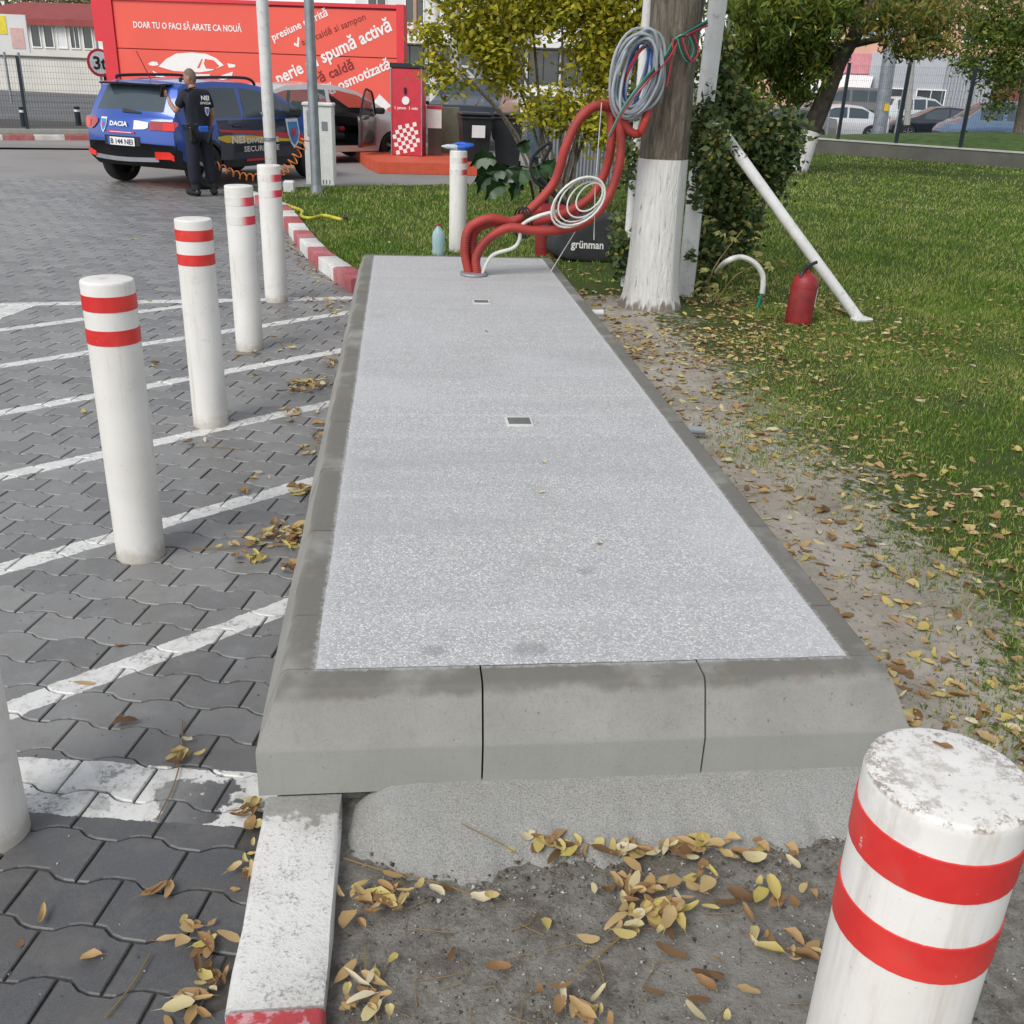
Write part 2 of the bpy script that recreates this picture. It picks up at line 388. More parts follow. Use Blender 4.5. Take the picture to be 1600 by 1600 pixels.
def m_bollard():
    s = N('bollard_white_paint'); p = s.obj(); x, y, z = s.xyz(p); W = s.pos()
    mp = s.n('ShaderNodeMapping'); mp.inputs['Scale'].default_value = (14, 14, 1.2); s.L(W, mp.inputs[0]); st = s.noise(mp.outputs[0], 1.3, 6, .7)
    c = s.ramp(s.noise(W, 3, 4), [(.3, (.66, .64, .595)), (.7, (.76, .745, .715))])
    c = s.mix(s.math('MULTIPLY', s.step(st, .53, .70), .42), c, (.42, .37, .30))
    n3 = s.noise(W, 70, 5, .75)
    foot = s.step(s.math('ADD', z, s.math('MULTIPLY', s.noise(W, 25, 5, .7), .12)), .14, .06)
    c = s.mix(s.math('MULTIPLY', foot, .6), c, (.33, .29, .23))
    c = s.mix(s.math('MULTIPLY', s.step(n3, .64, .72), .5), c, (.25, .23, .2))
    # grime on the flat top
    rr = s.math('SQRT', s.math('ADD', s.math('MULTIPLY', x, x), s.math('MULTIPLY', y, y)))
    top = s.math('MULTIPLY', s.math('MULTIPLY', s.step(z, 1.022, 1.028), s.step(s.xyz(W)[1], 1.6, 1.2)), s.step(s.noise(W, 48, 6, .8), .48, .60))
    c = s.mix(s.math('MULTIPLY', top, s.math('ADD', .40, s.math('MULTIPLY', s.step(rr, .04, .09), .5))), c, (.22, .17, .14))
    c = s.mix(s.math('MULTIPLY', s.step(s.noise(W, 11, 6, .75), .57, .66), .22), c, (.40, .37, .33))
    s.bump(s.math('ADD', n3, s.math('MULTIPLY', st, .7)), .2, .003)
    return s.fin(c, .55, 0, .35)
def m_band(name, faded):
    s = N(name); p = s.obj(); x, y, z = s.xyz(p); W = s.pos(); n = s.noise(W, 60, 5, .7)
    red = s.mix(s.step(s.noise(W, 9, 4), .4, .7), (.60, .030, .028), (.70, .055, .045))
    c = s.mix(s.math('MULTIPLY', s.step(n, .66, .74), .8), red, (.7, .68, .66))
    if faded:
        f = s.step(s.math('ADD', x, s.math('MULTIPLY', y, .25)), -.02, .04); c = s.mix(f, (.70, .69, .66), s.mix(.35, c, (.75, .06, .16)))
    s.bump(s.noise(W, 35, 3), .15, .003)
    c = s.mix(s.math('MULTIPLY', s.step(s.noise(W, 14, 5, .7), .55, .7), .3), c, (.35, .10, .08))
    return s.fin(c, .42, 0, .4)
m_paver(); m_joint(); m_soil(); m_terrazzo(); m_edging(); m_mortar(); m_redkerb(); m_bollard(); m_band('reflective_red', False); m_band('faded_red', True)
m_kerb('dusty_red_kerb', (.40, .10, .105), (.47, .19, .20), .4); m_kerb('white_kerb_paint', (.60, .59, .56), (.72, .71, .69)); 
m_asphalt('asphalt', (.10, .10, .105), (.17, .168, .168)); m_asphalt('pale_paving', (.20, .195, .185), (.30, .29, .28))
simple('pipe_white', (.66, .66, .65), .45, var=.06, grime=.5, scale=5); simple('cabinet_white', (.80, .81, .78), .5, var=.05, grime=.25)
simple('galvanised', (.30, .33, .36), .45, .6, var=.15); simple('dark_steel', (.012, .022, .03), .5, .2)
simple('conduit_red', (.36, .038, .030), .52, var=.25, scale=3, bump=.3, bscale=300); simple('cable_grey', (.30, .33, .36), .45, var=.15)
simple('cable_blue', (.02, .09, .32), .4); simple('cable_white', (.60, .60, .56), .4, var=.08); simple('cable_black', (.012, .014, .016), .45)
simple('cable_red', (.30, .02, .03), .4); simple('cable_green', (.01, .18, .12), .4); simple('rubber_black', (.012, .012, .013), .7, var=.3, bump=.2)
simple('plastic_black', (.014, .015, .018), .5, var=.25); simple('bag_fabric', (.030, .032, .035), .75, var=.25, scale=9, bump=.3, bscale=20)
simple('extinguisher_red', (.25, .016, .018), .5, var=.25, grime=.4); simple('orange_kerb', (.62, .10, .045), .6, var=.12, grime=.2)
simple('panel_red', (.78, .105, .070), .55, var=.05, scale=.6); simple('panel_red_side', (.66, .03, .045), .5, var=.04)
simple('letter_white', (.82, .80, .78), .5, var=.03); simple('letter_dark_red', (.20, .012, .012), .5, var=.05); simple('seam_dark', (.28, .012, .012), .6)
simple('pump_red', (.55, .03, .05), .4, var=.1, grime=.15); simple('chrome', (.6, .6, .62), .15, 1.0, var=.05); simple('alloy', (.35, .36, .37), .3, .8)
simple('concrete_wall', (.10, .098, .085), .85, var=.2, scale=1.2, bump=.3); simple('concrete_pale', (.42, .42, .39), .8, var=.1)
simple('skin', (.38, .20, .135), .5, var=.08); simple('navy_cloth', (.008, .010, .020), .8, var=.3, bump=.3, bscale=25); simple('navy_trousers', (.010, .012, .024), .85, var=.3, bump=.4, bscale=18)
simple('leather_black', (.008, .008, .009), .4); simple('hair_grey', (.16, .12, .095), .7, var=.2); simple('brush_blue', (.02, .10, .50), .5); simple('brush_grey', (.5, .55, .58), .6)
simple('yellow_hose', (.55, .48, .04), .45); simple('orange_hose', (.75, .20, .03), .4); simple('tail_red', (.35, .01, .012), .12, coat=.6); simple('tail_bright', (.75, .03, .02), .15)
simple('galv_sheet', (.26, .27, .30), .5, .3, var=.08)
glass_mat('car_glass', (.055, .075, .09), .04); glass_mat('car_glass_clear', (.10, .16, .16), .04, .0, .55); glass_mat('window_glass', (.05, .06, .065), .1)
s = N('bottle_plastic'); s.b.inputs['Transmission Weight'].default_value = .45; s.b.inputs['IOR'].default_value = 1.2; s.fin((.55, .74, .80), .12)
def car_paint(name, col, rough=.3):
    s = N(name); s.b.inputs['Coat Weight'].default_value = .8; s.b.inputs['Coat Roughness'].default_value = .05
    f = s.noise(s.obj(), 3, 4); c = s.ramp(f, [(.3, tuple(k * .88 for k in col)), (.7, col)]); return s.fin(c, rough, .25, .5)
car_paint('paint_blue', (.014, .075, .40)); car_paint('paint_navy', (.006, .009, .04)); car_paint('paint_silver', (.62, .62, .61)); car_paint('paint_white', (.70, .71, .72))
car_paint('paint_dark', (.012, .016, .028)); car_paint('paint_greyblue', (.12, .19, .30)); car_paint('paint_grey', (.18, .17, .16)); car_paint('paint_brown', (.09, .065, .06)); car_paint('paint_black', (.01, .01, .013))
simple('decal_red', (.60, .03, .05), .4, var=.04); simple('decal_yellow', (.75, .50, .03), .4, var=.04); simple('decal_white', (.78, .78, .80), .4, var=.03); simple('decal_cyan', (.03, .25, .62), .4)
simple('bark_dark', (.055, .042, .032), .9, var=.5, scale=9, bump=.8, bscale=14)
BARK = N('bark'); P = BARK.pos(); mp = BARK.n('ShaderNodeMapping'); mp.inputs['Scale'].default_value = (9, 9, 1.5); BARK.L(P, mp.inputs[0])
f = BARK.noise(mp.outputs[0], 4.0, 8, .7, .6); BARK.bump(f, 1.0, .05)
BARK.fin(BARK.ramp(f, [(.3, (.075, .060, .045)), (.5, (.18, .15, .112)), (.7, (.32, .285, .225))]), .9)
WW = N('whitewash'); P = WW.pos(); mp = WW.n('ShaderNodeMapping'); mp.inputs['Scale'].default_value = (9, 9, 1.3); WW.L(P, mp.inputs[0])
f = WW.noise(mp.outputs[0], 4.0, 8, .7, .6); WW.bump(f, .8, .035)
x, y, z = WW.xyz(P)
cr = WW.step(f, .42, .33); c = WW.mix(WW.math('MULTIPLY', cr, .75), (.72, .71, .68), (.13, .11, .09))
mp2 = WW.n('ShaderNodeMapping'); mp2.inputs['Scale'].default_value = (26, 26, 1.5); WW.L(P, mp2.inputs[0])
drip = WW.math('ADD', z, WW.math('MULTIPLY', WW.math('SUBTRACT', WW.noise(mp2.outputs[0], 1.2, 3, .5), .5), .28))
c = WW.mix(WW.step(drip, .13, .07), c, (.22, .195, .16)); WW.fin(c, .85)

# ================================================================== SETTING
def struct(o): return tag(o, kind='structure')
# ground to the horizon
V = [(-900, -60, -.30), (900, -60, -.30), (900, 1500, -.30), (-900, 1500, -.30)]
struct(link('ground', mesh(V, [(0, 1, 2, 3)]), MATS['asphalt']))
# kerb line (left edge of the planted ground), from the camera to the car park
KP = [(-.36, -1.5), (-.36, 8.30), (-.47, 8.62), (-.80, 9.62), (-1.10, 10.9), (-1.36, 12.2), (-1.62, 13.4), (-1.98, 14.4), (-2.55, 15.2)]
def kerb_x(y):
    return float(np.interp(y, [p[1] for p in KP], [p[0] for p in KP]))
BK = [(-2.55, 15.2), (-1.55, 16.5), (1.5, 17.75), (5.0, 20.5), (8.0, 27.5), (11.6, 31.5)]
def lawn_left(y):
    if y < 15.2: return kerb_x(y) + .12
    return float(np.interp(y, [p[1] for p in BK], [p[0] for p in BK]))
def hnoise(x, y):
    return (np.sin(x * 3.1 + y * 1.7) * .5 + np.sin(x * 7.3 - y * 5.1 + 1) * .3 + np.sin(x * 1.3 + y * 8.9 + 2) * .2)
def soil_z(x, y):
    near = np.clip((2.6 - y) / .8, 0, 1) * np.clip((1.7 - x) / .5, 0, 1)
    return .03 + .010 * hnoise(x, y) * (1 - .5 * near) + .035 * np.exp(-((x - 1.98) ** 2 + (y - 7.9) ** 2) / .25)
V = []; F = []; rows = list(np.arange(-1.5, 3, .05)) + list(np.arange(3, 10, .12)) + list(np.arange(10, 31.6, .4)); NX = 64
for y in rows:
    l = lawn_left(y) - .02; r = 17.5 - max(0, (y - 24.2)) * 1.04 + .6
    for i in range(NX):
        t = i / (NX - 1); x = l + (r - l) * (t ** 1.8)
        V.append((x, y, float(soil_z(x, y))))
for j in range(len(rows) - 1):
    for i in range(NX - 1):
        F.append((j * NX + i, j * NX + i + 1, (j + 1) * NX + i + 1, (j + 1) * NX + i))
lawn = struct(link('lawn_ground', mesh(V, F, True), MATS['soil_and_turf']))
# paving: bedding sheet + stones
V = [(-30, -1.5, -.0080), (-.30, -1.5, -.0080), (-.30, 8.3, -.0080)] + [(x + .08, y, -.0080) for x, y in KP[2:]] + [(-1.5, 16.55, -.0080), (1.5, 17.8, -.0080), (5, 20.6, -.0080), (8, 27.6, -.0080), (8, 34, -.0080), (-30, 34, -.0080)]
pave = struct(link('paved_yard', mesh(V, [tuple(range(len(V)))]), MATS['joint_sand']))
UX = np.array([.9731, -.2305]); UY = np.array([.2305, .9731]); PL, PW = .2075, .137; O0 = np.array([-1.298, 3.081])
def wave(u):                     # stepped long edge, one period per stone
    t = (u / PL) % 1.0
    return .0135 * float(np.interp(t, [0, .12, .30, .62, .80, 1], [-1, -1, 1, 1, -1, -1]))
def paver_shape(par, sides=True):
    g = .0030; n = 9; us = np.linspace(g, PL - g, n)
    off = par * PL / 2
    lo = [(u, wave(u + off) + g) for u in us]; hi = [(u, wave(u + off) + PW - g) for u in us[::-1]]
    ring = np.array(lo + hi); c = np.array([PL / 2, PW / 2]); m = len(ring)
    ins = c + (ring - c) * np.array([1 - .0055 / PL, 1 - .0055 / PW])
    W = lambda P, z: [(*(UX * (p[0] - PL / 2) + UY * (p[1] - PW / 2)), z) for p in P]
    V = W(ins, 0.0) + W(ring, -.0035) + (W(ring, -.02) if sides else [])
    F = [tuple(range(m))] + [(i, m + i, m + (i + 1) % m, (i + 1) % m) for i in range(m)]
    if sides: F += [(m + i, 2 * m + i, 2 * m + (i + 1) % m, m + (i + 1) % m) for i in range(m)]
    F = [tuple(f) if k == 0 else f for k, f in enumerate(F)]
    return V, F
PM = []
for par in (0, 1):
    V, F = paver_shape(par); me = mesh(V, F); me.materials.append(MATS['paver_concrete']); PM.append(me)
spots = []
for r in range(-60, 130):
    par = r % 2
    for k in range(-90, 30):
        u = k * PL - par * PL / 2; v = r * PW
        p = O0 + UX * (u + PL / 2) + UY * (v + PW / 2)
        if p[1] < 1.05 or p[1] > 16.8 or p[0] > kerb_x(p[1]) + .06 or p[0] < -11: continue
        q = RC.T @ (np.array([p[0], p[1], 0]) - np.array([0, 0, CH]))
        if q[2] > -.2: continue
        sx = 800 + FP * q[0] / -q[2]; sy = 800 - FP * q[1] / -q[2]
        if sx < -160 or sx > 1700 or sy > 1760: continue
        vis = -20 < sx < 1600 and sy < 1625
        spots.append((0 if vis else 1, p[1] + .15 * abs(p[0]), p[0], p[1], par))
spots.sort()
for k, (nv, d, x, y, par) in enumerate(spots[:300]):
    o = link('paver', PM[par], None, pave, loc=(x, y, random.uniform(-.0015, .0015)))
    o.rotation_euler = (random.uniform(-.008, .008), random.uniform(-.006, .006), random.uniform(-.008, .008))
tmpl = [paver_shape(p, False) for p in (0, 1)]
mb = MB()
rest = spots[300:]
VV = []; FF = []; base = 0; tv = [np.array(t[0]) for t in tmpl]
Vl = []; Fl = []
for nv, d, x, y, par in rest:
    z = random.uniform(-.0015, .0015); tx, ty = random.uniform(-.008, .008), random.uniform(-.006, .006)
    w = tv[par].copy(); w[:, 2] += z + w[:, 0] * tx + w[:, 1] * ty; w[:, 0] += x; w[:, 1] += y
    Vl.append(w); Fl += [tuple(i + base for i in f) for f in tmpl[par][1]]; base += len(w)
me = bpy.data.meshes.new('m'); me.from_pydata(np.vstack(Vl).tolist(), [], Fl); me.update()
tag(link('far_pavers', me, MATS['paver_concrete'], pave), kind='stuff')
# paler concrete of the car-wash forecourt, beyond the laid stones
V = [(-30, 16.8, -.006), (-2.4, 16.8, -.006), (-1.5, 16.6, -.006), (1.5, 17.8, -.006), (5, 20.6, -.006), (8, 27.6, -.006), (8, 31, -.006), (-5.5, 27.2, -.006), (-10.5, 24.6, -.006), (-30, 15.5, -.006)]
struct(link('forecourt', mesh(V, [tuple(range(len(V)))]), MATS['pale_paving']))

# kerbs --------------------------------------------------------------
def kerb_block(a, b, w, h, mat, parent, nm='kerb_block', seed=0, z0=-.05):
    """one kerb stone from a to b (left edge line), w to the right"""
    a = Vector((*a, 0)); b = Vector((*b, 0)); d = (b - a).normalized(); a = a + d * .004; b = b - d * .004; n = Vector((d.y, -d.x, 0)); rr = random.Random(seed)
    k = 7; bv = .014; V = []
    prof = [(0, z0), (0, h - bv), (bv * .3, h - bv * .3), (bv, h), (w - bv, h), (w - bv * .3, h - bv * .3), (w, h - bv), (w, z0)]
    for i in range(k):
        c = a + (b - a) * (i / (k - 1))
        for j, (u, z) in enumerate(prof):
            jit = rr.uniform(-.0035, .0035) if z > 0 else 0
            V.append(c + n * (u + jit) + Vector((0, 0, z + jit * .7)))
    m = len(prof)
    F = [(i * m + j, (i + 1) * m + j, (i + 1) * m + j + 1, i * m + j + 1) for i in range(k - 1) for j in range(m - 1)] + [tuple(range(m)), tuple((k - 1) * m + j for j in range(m - 1, -1, -1))]
    return link(nm, mesh(V, F, True, 50), mat, parent)
kerb = bpy.data.objects.new('kerb', None); COL.objects.link(kerb); struct(kerb)
ys = [-.5, .42, .90, 1.37, 1.985]
for i in range(4):
    kerb_block((-.341, ys[i]), (-.341, ys[i + 1]), .185, .08, MATS['white_kerb_paint' if i % 2 == 1 else 'red_kerb_paint'], kerb, seed=i)
kerb_far = bpy.data.objects.new('kerb', None); COL.objects.link(kerb_far); struct(kerb_far)
pts = [Vector((x, y, 0)) for x, y in [(-.42, 8.46)] + KP[2:]]; pth = spline(pts, 12); acc = [0]
for i in range(1, len(pth)): acc.append(acc[-1] + (pth[i] - pth[i - 1]).length)
def onpath(s): return (float(np.interp(s, acc, [p.x for p in pth])), float(np.interp(s, acc, [p.y for p in pth])))
n = int(acc[-1] / .56)
for i in range(n):
    kerb_block(onpath(i * .56), onpath((i + 1) * .56), .18, .12, MATS['dusty_red_kerb' if i % 2 == 0 else 'white_kerb_paint'], kerb_far, seed=30 + i)
kerb_back = bpy.data.objects.new('kerb', None); COL.objects.link(kerb_back); struct(kerb_back)
p0 = Vector((-13.1, 23.02, 0)); dk = Vector((2.36, 1.257, 0)).normalized()
for i in range(16):
    a = p0 + dk * (i * .66); b = a + dk * .66
    kerb_block(a.xy, b.xy, .16, .11, MATS['white_kerb_paint' if (i % 2 == 0) else 'dusty_red_kerb'], kerb_back, seed=60 + i)
# verge behind it
nk = Vector((-dk.y, dk.x, 0)); V = [p0 + nk * .02 + Vector((0, 0, .05)), p0 + dk * 12 + nk * .02 + Vector((0, 0, .05)), p0 + dk * 12 + nk * 1.1 + Vector((0, 0, .06)), p0 + nk * 1.1 + Vector((0, 0, .06))]
simple('verge_mat', (.13, .15, .07), .9, var=.4, scale=3); struct(link('verge', mesh(V, [(0, 1, 2, 3)]), MATS['verge_mat']))
pl = MB().bar(p0 + nk * 1.25 + Vector((0, 0, .08)), p0 + dk * 12 + nk * 1.25 + Vector((0, 0, .08)), .2, .16)
o = pl.obj('low_wall', MATS['concrete_pale']); tag(o, 'low pale concrete footing under the fence behind the striped kerb', 'wall')

# ================================================================== PLATFORM
plat = empty('platform', (.463, 5.2, 0), 'raised slab of exposed aggregate edged with sloping concrete kerb stones', 'platform')
XI0, XI1, YI0, YI1, ZT = -.215, 1.141, 2.12, 8.215, .35
V = []; F = []; nx, ny = 28, 120
for j in range(ny + 1):
    for i in range(nx + 1):
        x = XI0 - .004 + (XI1 - XI0 + .008) * i / nx; y = YI0 - .004 + (YI1 - YI0 + .008) * j / ny
        if i in (0, nx): x += random.uniform(-.0018, .0018)
        if j in (0, ny): y += random.uniform(-.0018, .0018)
        V.append((x, y, ZT + .0022 + .0003 * float(hnoise(x * 2, y * 2))))
F = [(j * (nx + 1) + i, j * (nx + 1) + i + 1, (j + 1) * (nx + 1) + i + 1, (j + 1) * (nx + 1) + i) for j in range(ny) for i in range(nx)]
link('slab_top', mesh(V, F, True), MATS['exposed_aggregate'], plat, True)
PROF = [(0, ZT - .25), (0, ZT), (.070, ZT), (.080, ZT - .003), (.088, ZT - .012), (.094, ZT - .025), (.135, .222), (.139, .215), (.140, .205), (.140, .083)]
def edging(corner_a, corner_b, out, ma=0.0, mb_=0.0, seed=0):
    """stone along a->b (inner line) with sloping face towards 'out'; ma, mb_ = mitre (run per unit out)"""
    a = Vector((*corner_a, 0)); b = Vector((*corner_b, 0)); d = (b - a).normalized(); o = Vector((*out, 0)); rr = random.Random(seed)
    ga = .0025 if ma == 0 else 0; gb = .0025 if mb_ == 0 else 0; V = []
    dz = rr.uniform(-.0012, .0006); do = rr.uniform(-.002, .002); m = len(PROF)
    for i in range(5):
        t = i / 4
        for u, z in PROF:
            st = -ma * u + ga; en = (b - a).length + mb_ * u - gb
            p = a + d * (st + (en - st) * t) + o * (u + (do if u > 0 else 0)); V.append((p.x, p.y, z + dz))
    F = [(i * m + j, (i + 1) * m + j, (i + 1) * m + j + 1, i * m + j + 1) for i in range(4) for j in range(m - 1)] + [tuple(range(m - 1, -1, -1)), tuple(4 * m + j for j in range(m))]
    me = mesh(V, F, True, 45)
    import bmesh
    bm = bmesh.new(); bm.from_mesh(me); bmesh.ops.recalc_face_normals(bm, faces=bm.faces); bm.to_mesh(me); bm.free()
    return link('edging_stone', me, MATS['cast_concrete'], plat, True)
def edging_corner(stations, seed=0):
    """stone swept through stations (origin, out vector): turns the corner as a hip"""
    m = len(PROF); V = []
    for (ox, oy), (dx, dy) in stations:
        for u, z in PROF: V.append((ox + dx * max(u, 0), oy + dy * max(u, 0), z))
    n = len(stations)
    F = [(i * m + j, (i + 1) * m + j, (i + 1) * m + j + 1, i * m + j + 1) for i in range(n - 1) for j in range(m - 1)] + [tuple(range(m - 1, -1, -1)), tuple((n - 1) * m + j for j in range(m))]
    import bmesh
    me = mesh(V, F, True, 45); bm = bmesh.new(); bm.from_mesh(me); bmesh.ops.remove_doubles(bm, verts=bm.verts, dist=1e-5); bmesh.ops.recalc_face_normals(bm, faces=bm.faces); bm.to_mesh(me); bm.free()
    me.polygons.foreach_set('use_smooth', [True] * len(me.polygons)); me.set_sharp_from_angle(angle=R_(30))
    return link('edging_stone', me, MATS['cast_concrete'], plat, True)
xs = [XI0, 0.187, 0.743, XI1]; g_ = .0025
edging((xs[1], YI0), (xs[2], YI0), (0, -1), 0, 0, 1); edging((xs[1], YI1), (xs[2], YI1), (0, 1), 0, 0, 11)
for yy, oy in ((YI0, -1), (YI1, 1)):
    edging_corner([((xs[1] - g_, yy), (0, oy)), ((XI0 + .12, yy), (0, oy)), ((XI0, yy), (0, oy)), ((XI0, yy), (-.5, oy)), ((XI0, yy), (-1, oy)), ((XI0, yy), (-1, oy * .5)), ((XI0, yy), (-1, 0))])
    edging_corner([((xs[2] + g_, yy), (0, oy)), ((XI1 - .12, yy), (0, oy)), ((XI1, yy), (0, oy)), ((XI1, yy), (.5, oy)), ((XI1, yy), (1, oy)), ((XI1, yy), (1, oy * .5)), ((XI1, yy), (1, 0))])
yl = [YI0, 2.39] + [2.39 + .548 * k for k in range(1, 11)]; yl = [y for y in yl if y < 8.0] + [YI1]
for side, xx, ox in ((0, XI0, -1), (1, XI1, 1)):
    for i in range(len(yl) - 1):
        edging((xx, yl[i]), (xx, yl[i + 1]), (ox, 0), 0, 0, 20 + side * 20 + i)
MB().box((.463, 5.17, .16), (1.36, 6.1, .2)).obj('core', MATS['rough_mortar'], plat, world=True)
# mortar haunch under the edging
MB().box((.463, 5.17, .03), (1.56, 6.30, .11)).obj('footing', MATS['rough_mortar'], plat, world=True)
V = []; F = []; nx, ny = 90, 16
for i in range(nx + 1):
    x = -.155 + 1.56 * i / nx
    reach = .25 + .05 * max(0, x - .7) + .02 * math.sin(x * 3.1 + .6) + .014 * math.sin(x * 17) + .012 * math.sin(x * 41 + 1) + .008 * math.sin(x * 97 + 2) + .006 * math.sin(x * 171) + (.05 * math.exp(-((x - .12) / .16) ** 2))
    lift = float(np.interp(x, [-.155, -.13, -.10, -.04, .05], [-.05, -.02, .01, .05, .055]))
    for j in range(ny + 1):
        t = j / ny; y = 1.992 - reach * t
        z = .050 + lift * (1 - t) - .060 * t ** 3.5 + .0025 * math.sin(x * 37 + 3 * math.sin(y * 21)) * math.sin(y * 43 + 2 * math.sin(x * 15))
        V.append((x, y, z))
F = [(i * (ny + 1) + j, i * (ny + 1) + j + 1, (i + 1) * (ny + 1) + j + 1, (i + 1) * (ny + 1) + j) for i in range(nx) for j in range(ny)]
link('mortar_apron', mesh(V, F, True), MATS['rough_mortar'], plat, True)
# drain grates sunk in the slab
simple('grate_metal', (.20, .20, .19), .6, .2); simple('grate_frame', (.62, .62, .60), .6, 0)
for (cx, cy, w, d) in ((.494, 4.02, .105, .10), (.515, 6.47, .10, .10)):
    fr = MB()
    for sx in (-1, 1): fr.box((cx + sx * w / 2, cy, ZT + .006), (.008, d + .008, .008))
    for sy in (-1, 1): fr.box((cx, cy + sy * d / 2, ZT + .006), (w - .008, .008, .008))
    g = fr.obj('drain_grate', MATS['grate_frame'], plat, world=True)
    MB().box((cx, cy, ZT + .0045), (w - .006, d - .006, .002)).obj('pit', MATS['plastic_black'], g)
    for k in range(7): MB().box((cx, cy - d / 2 + (k + .5) * d / 7, ZT + .007), (w - .01, .0085, .003)).obj('bar', MATS['grate_metal'], g)
# small white conduit stub out of the right side
a = Vector((1.30, 4.72, .09)); o = MB().tube([a, a + Vector((.24, -.02, -.01))], .021, 12).obj('conduit_stub', MATS['cable_grey'], None, True)
tag(o, 'grey plastic conduit stub poking out of the platform side over leaves', 'pipe')
a = Vector((1.27, 7.35, .10)); o = MB().tube([a, a + Vector((.24, .02, .0))], .024, 12).obj('conduit_stub', MATS['pipe_white'], None, True)
tag(o, 'white conduit stub running from the platform side to the trunk foot', 'pipe')

# ================================================================== BOLLARDS
BR = .0875
def bollard(loc, faded, label, group='white bollards with red bands', rot=0.0):
    e = empty('bollard', loc, label, 'bollard', group, rot)
    if 'post' not in BM:
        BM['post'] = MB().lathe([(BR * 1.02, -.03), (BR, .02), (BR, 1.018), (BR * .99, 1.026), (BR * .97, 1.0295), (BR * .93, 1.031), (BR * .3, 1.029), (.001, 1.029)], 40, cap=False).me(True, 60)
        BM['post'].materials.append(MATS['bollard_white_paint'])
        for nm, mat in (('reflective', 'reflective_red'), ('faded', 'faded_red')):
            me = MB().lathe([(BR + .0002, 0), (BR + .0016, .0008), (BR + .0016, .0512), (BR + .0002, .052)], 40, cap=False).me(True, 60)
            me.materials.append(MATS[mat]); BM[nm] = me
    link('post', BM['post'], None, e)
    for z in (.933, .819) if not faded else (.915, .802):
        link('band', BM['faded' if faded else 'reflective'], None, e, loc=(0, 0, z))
    return e
BM = {}
bollard((-.99, 1.985, 0), False, 'white bollard cut off by the left edge, nearest on the paving')
bollard((-.989, 3.505, 0), False, 'tall white bollard with two bright red bands, first whole one on the paving', rot=.6)
bollard((-.99, 5.04, 0), False, 'white bollard with bright red bands, second whole one in the row', rot=1.2)
bollard((-1.0, 6.582, 0), True, 'white bollard with faded pink band patches, third whole one in the row')
bollard((-.997, 8.106, 0), True, 'white bollard with faded bands, farthest of the row by the kerb')
bollard((.575, 10.52, -.01), True, 'white bollard beyond the platform end carrying a blue brush')
bollard((.582, .812, 0), False, 'large white bollard with red bands at lower right corner, grimy flat top', rot=2.1)

# ================================================================== TEXT
def text_polys(body, bold=.0, width=None, height=None):
    cu = bpy.data.curves.new('t', 'FONT'); cu.body = body; cu.size = 1.0; cu.resolution_u = 2; cu.offset = bold; cu.fill_mode = 'BOTH'
    ob = bpy.data.objects.new('t', cu); COL.objects.link(ob)
    bpy.context.view_layer.update()
    me = bpy.data.meshes.new_from_object(ob.evaluated_get(bpy.context.evaluated_depsgraph_get()))
    bpy.data.objects.remove(ob)
    V = np.array([v.co[:2] for v in me.vertices]); F = [tuple(p.vertices) for p in me.polygons]
    if len(V) == 0: return V, F
    V = V - V.min(0)[None] * np.array([1, 0]); w = V[:, 0].max()
    if width: V[:, 0] *= width / w
    if height: V[:, 1] *= height
    elif width: V[:, 1] *= width / w
    return V, F
def lettering(name, body, mat, parent, fn, bold=.012, width=None, height=None, world=False):
    V, F = text_polys(body, bold, width, height)
    return link(name, mesh([fn(x, y) for x, y in V], F), mat, parent, world)

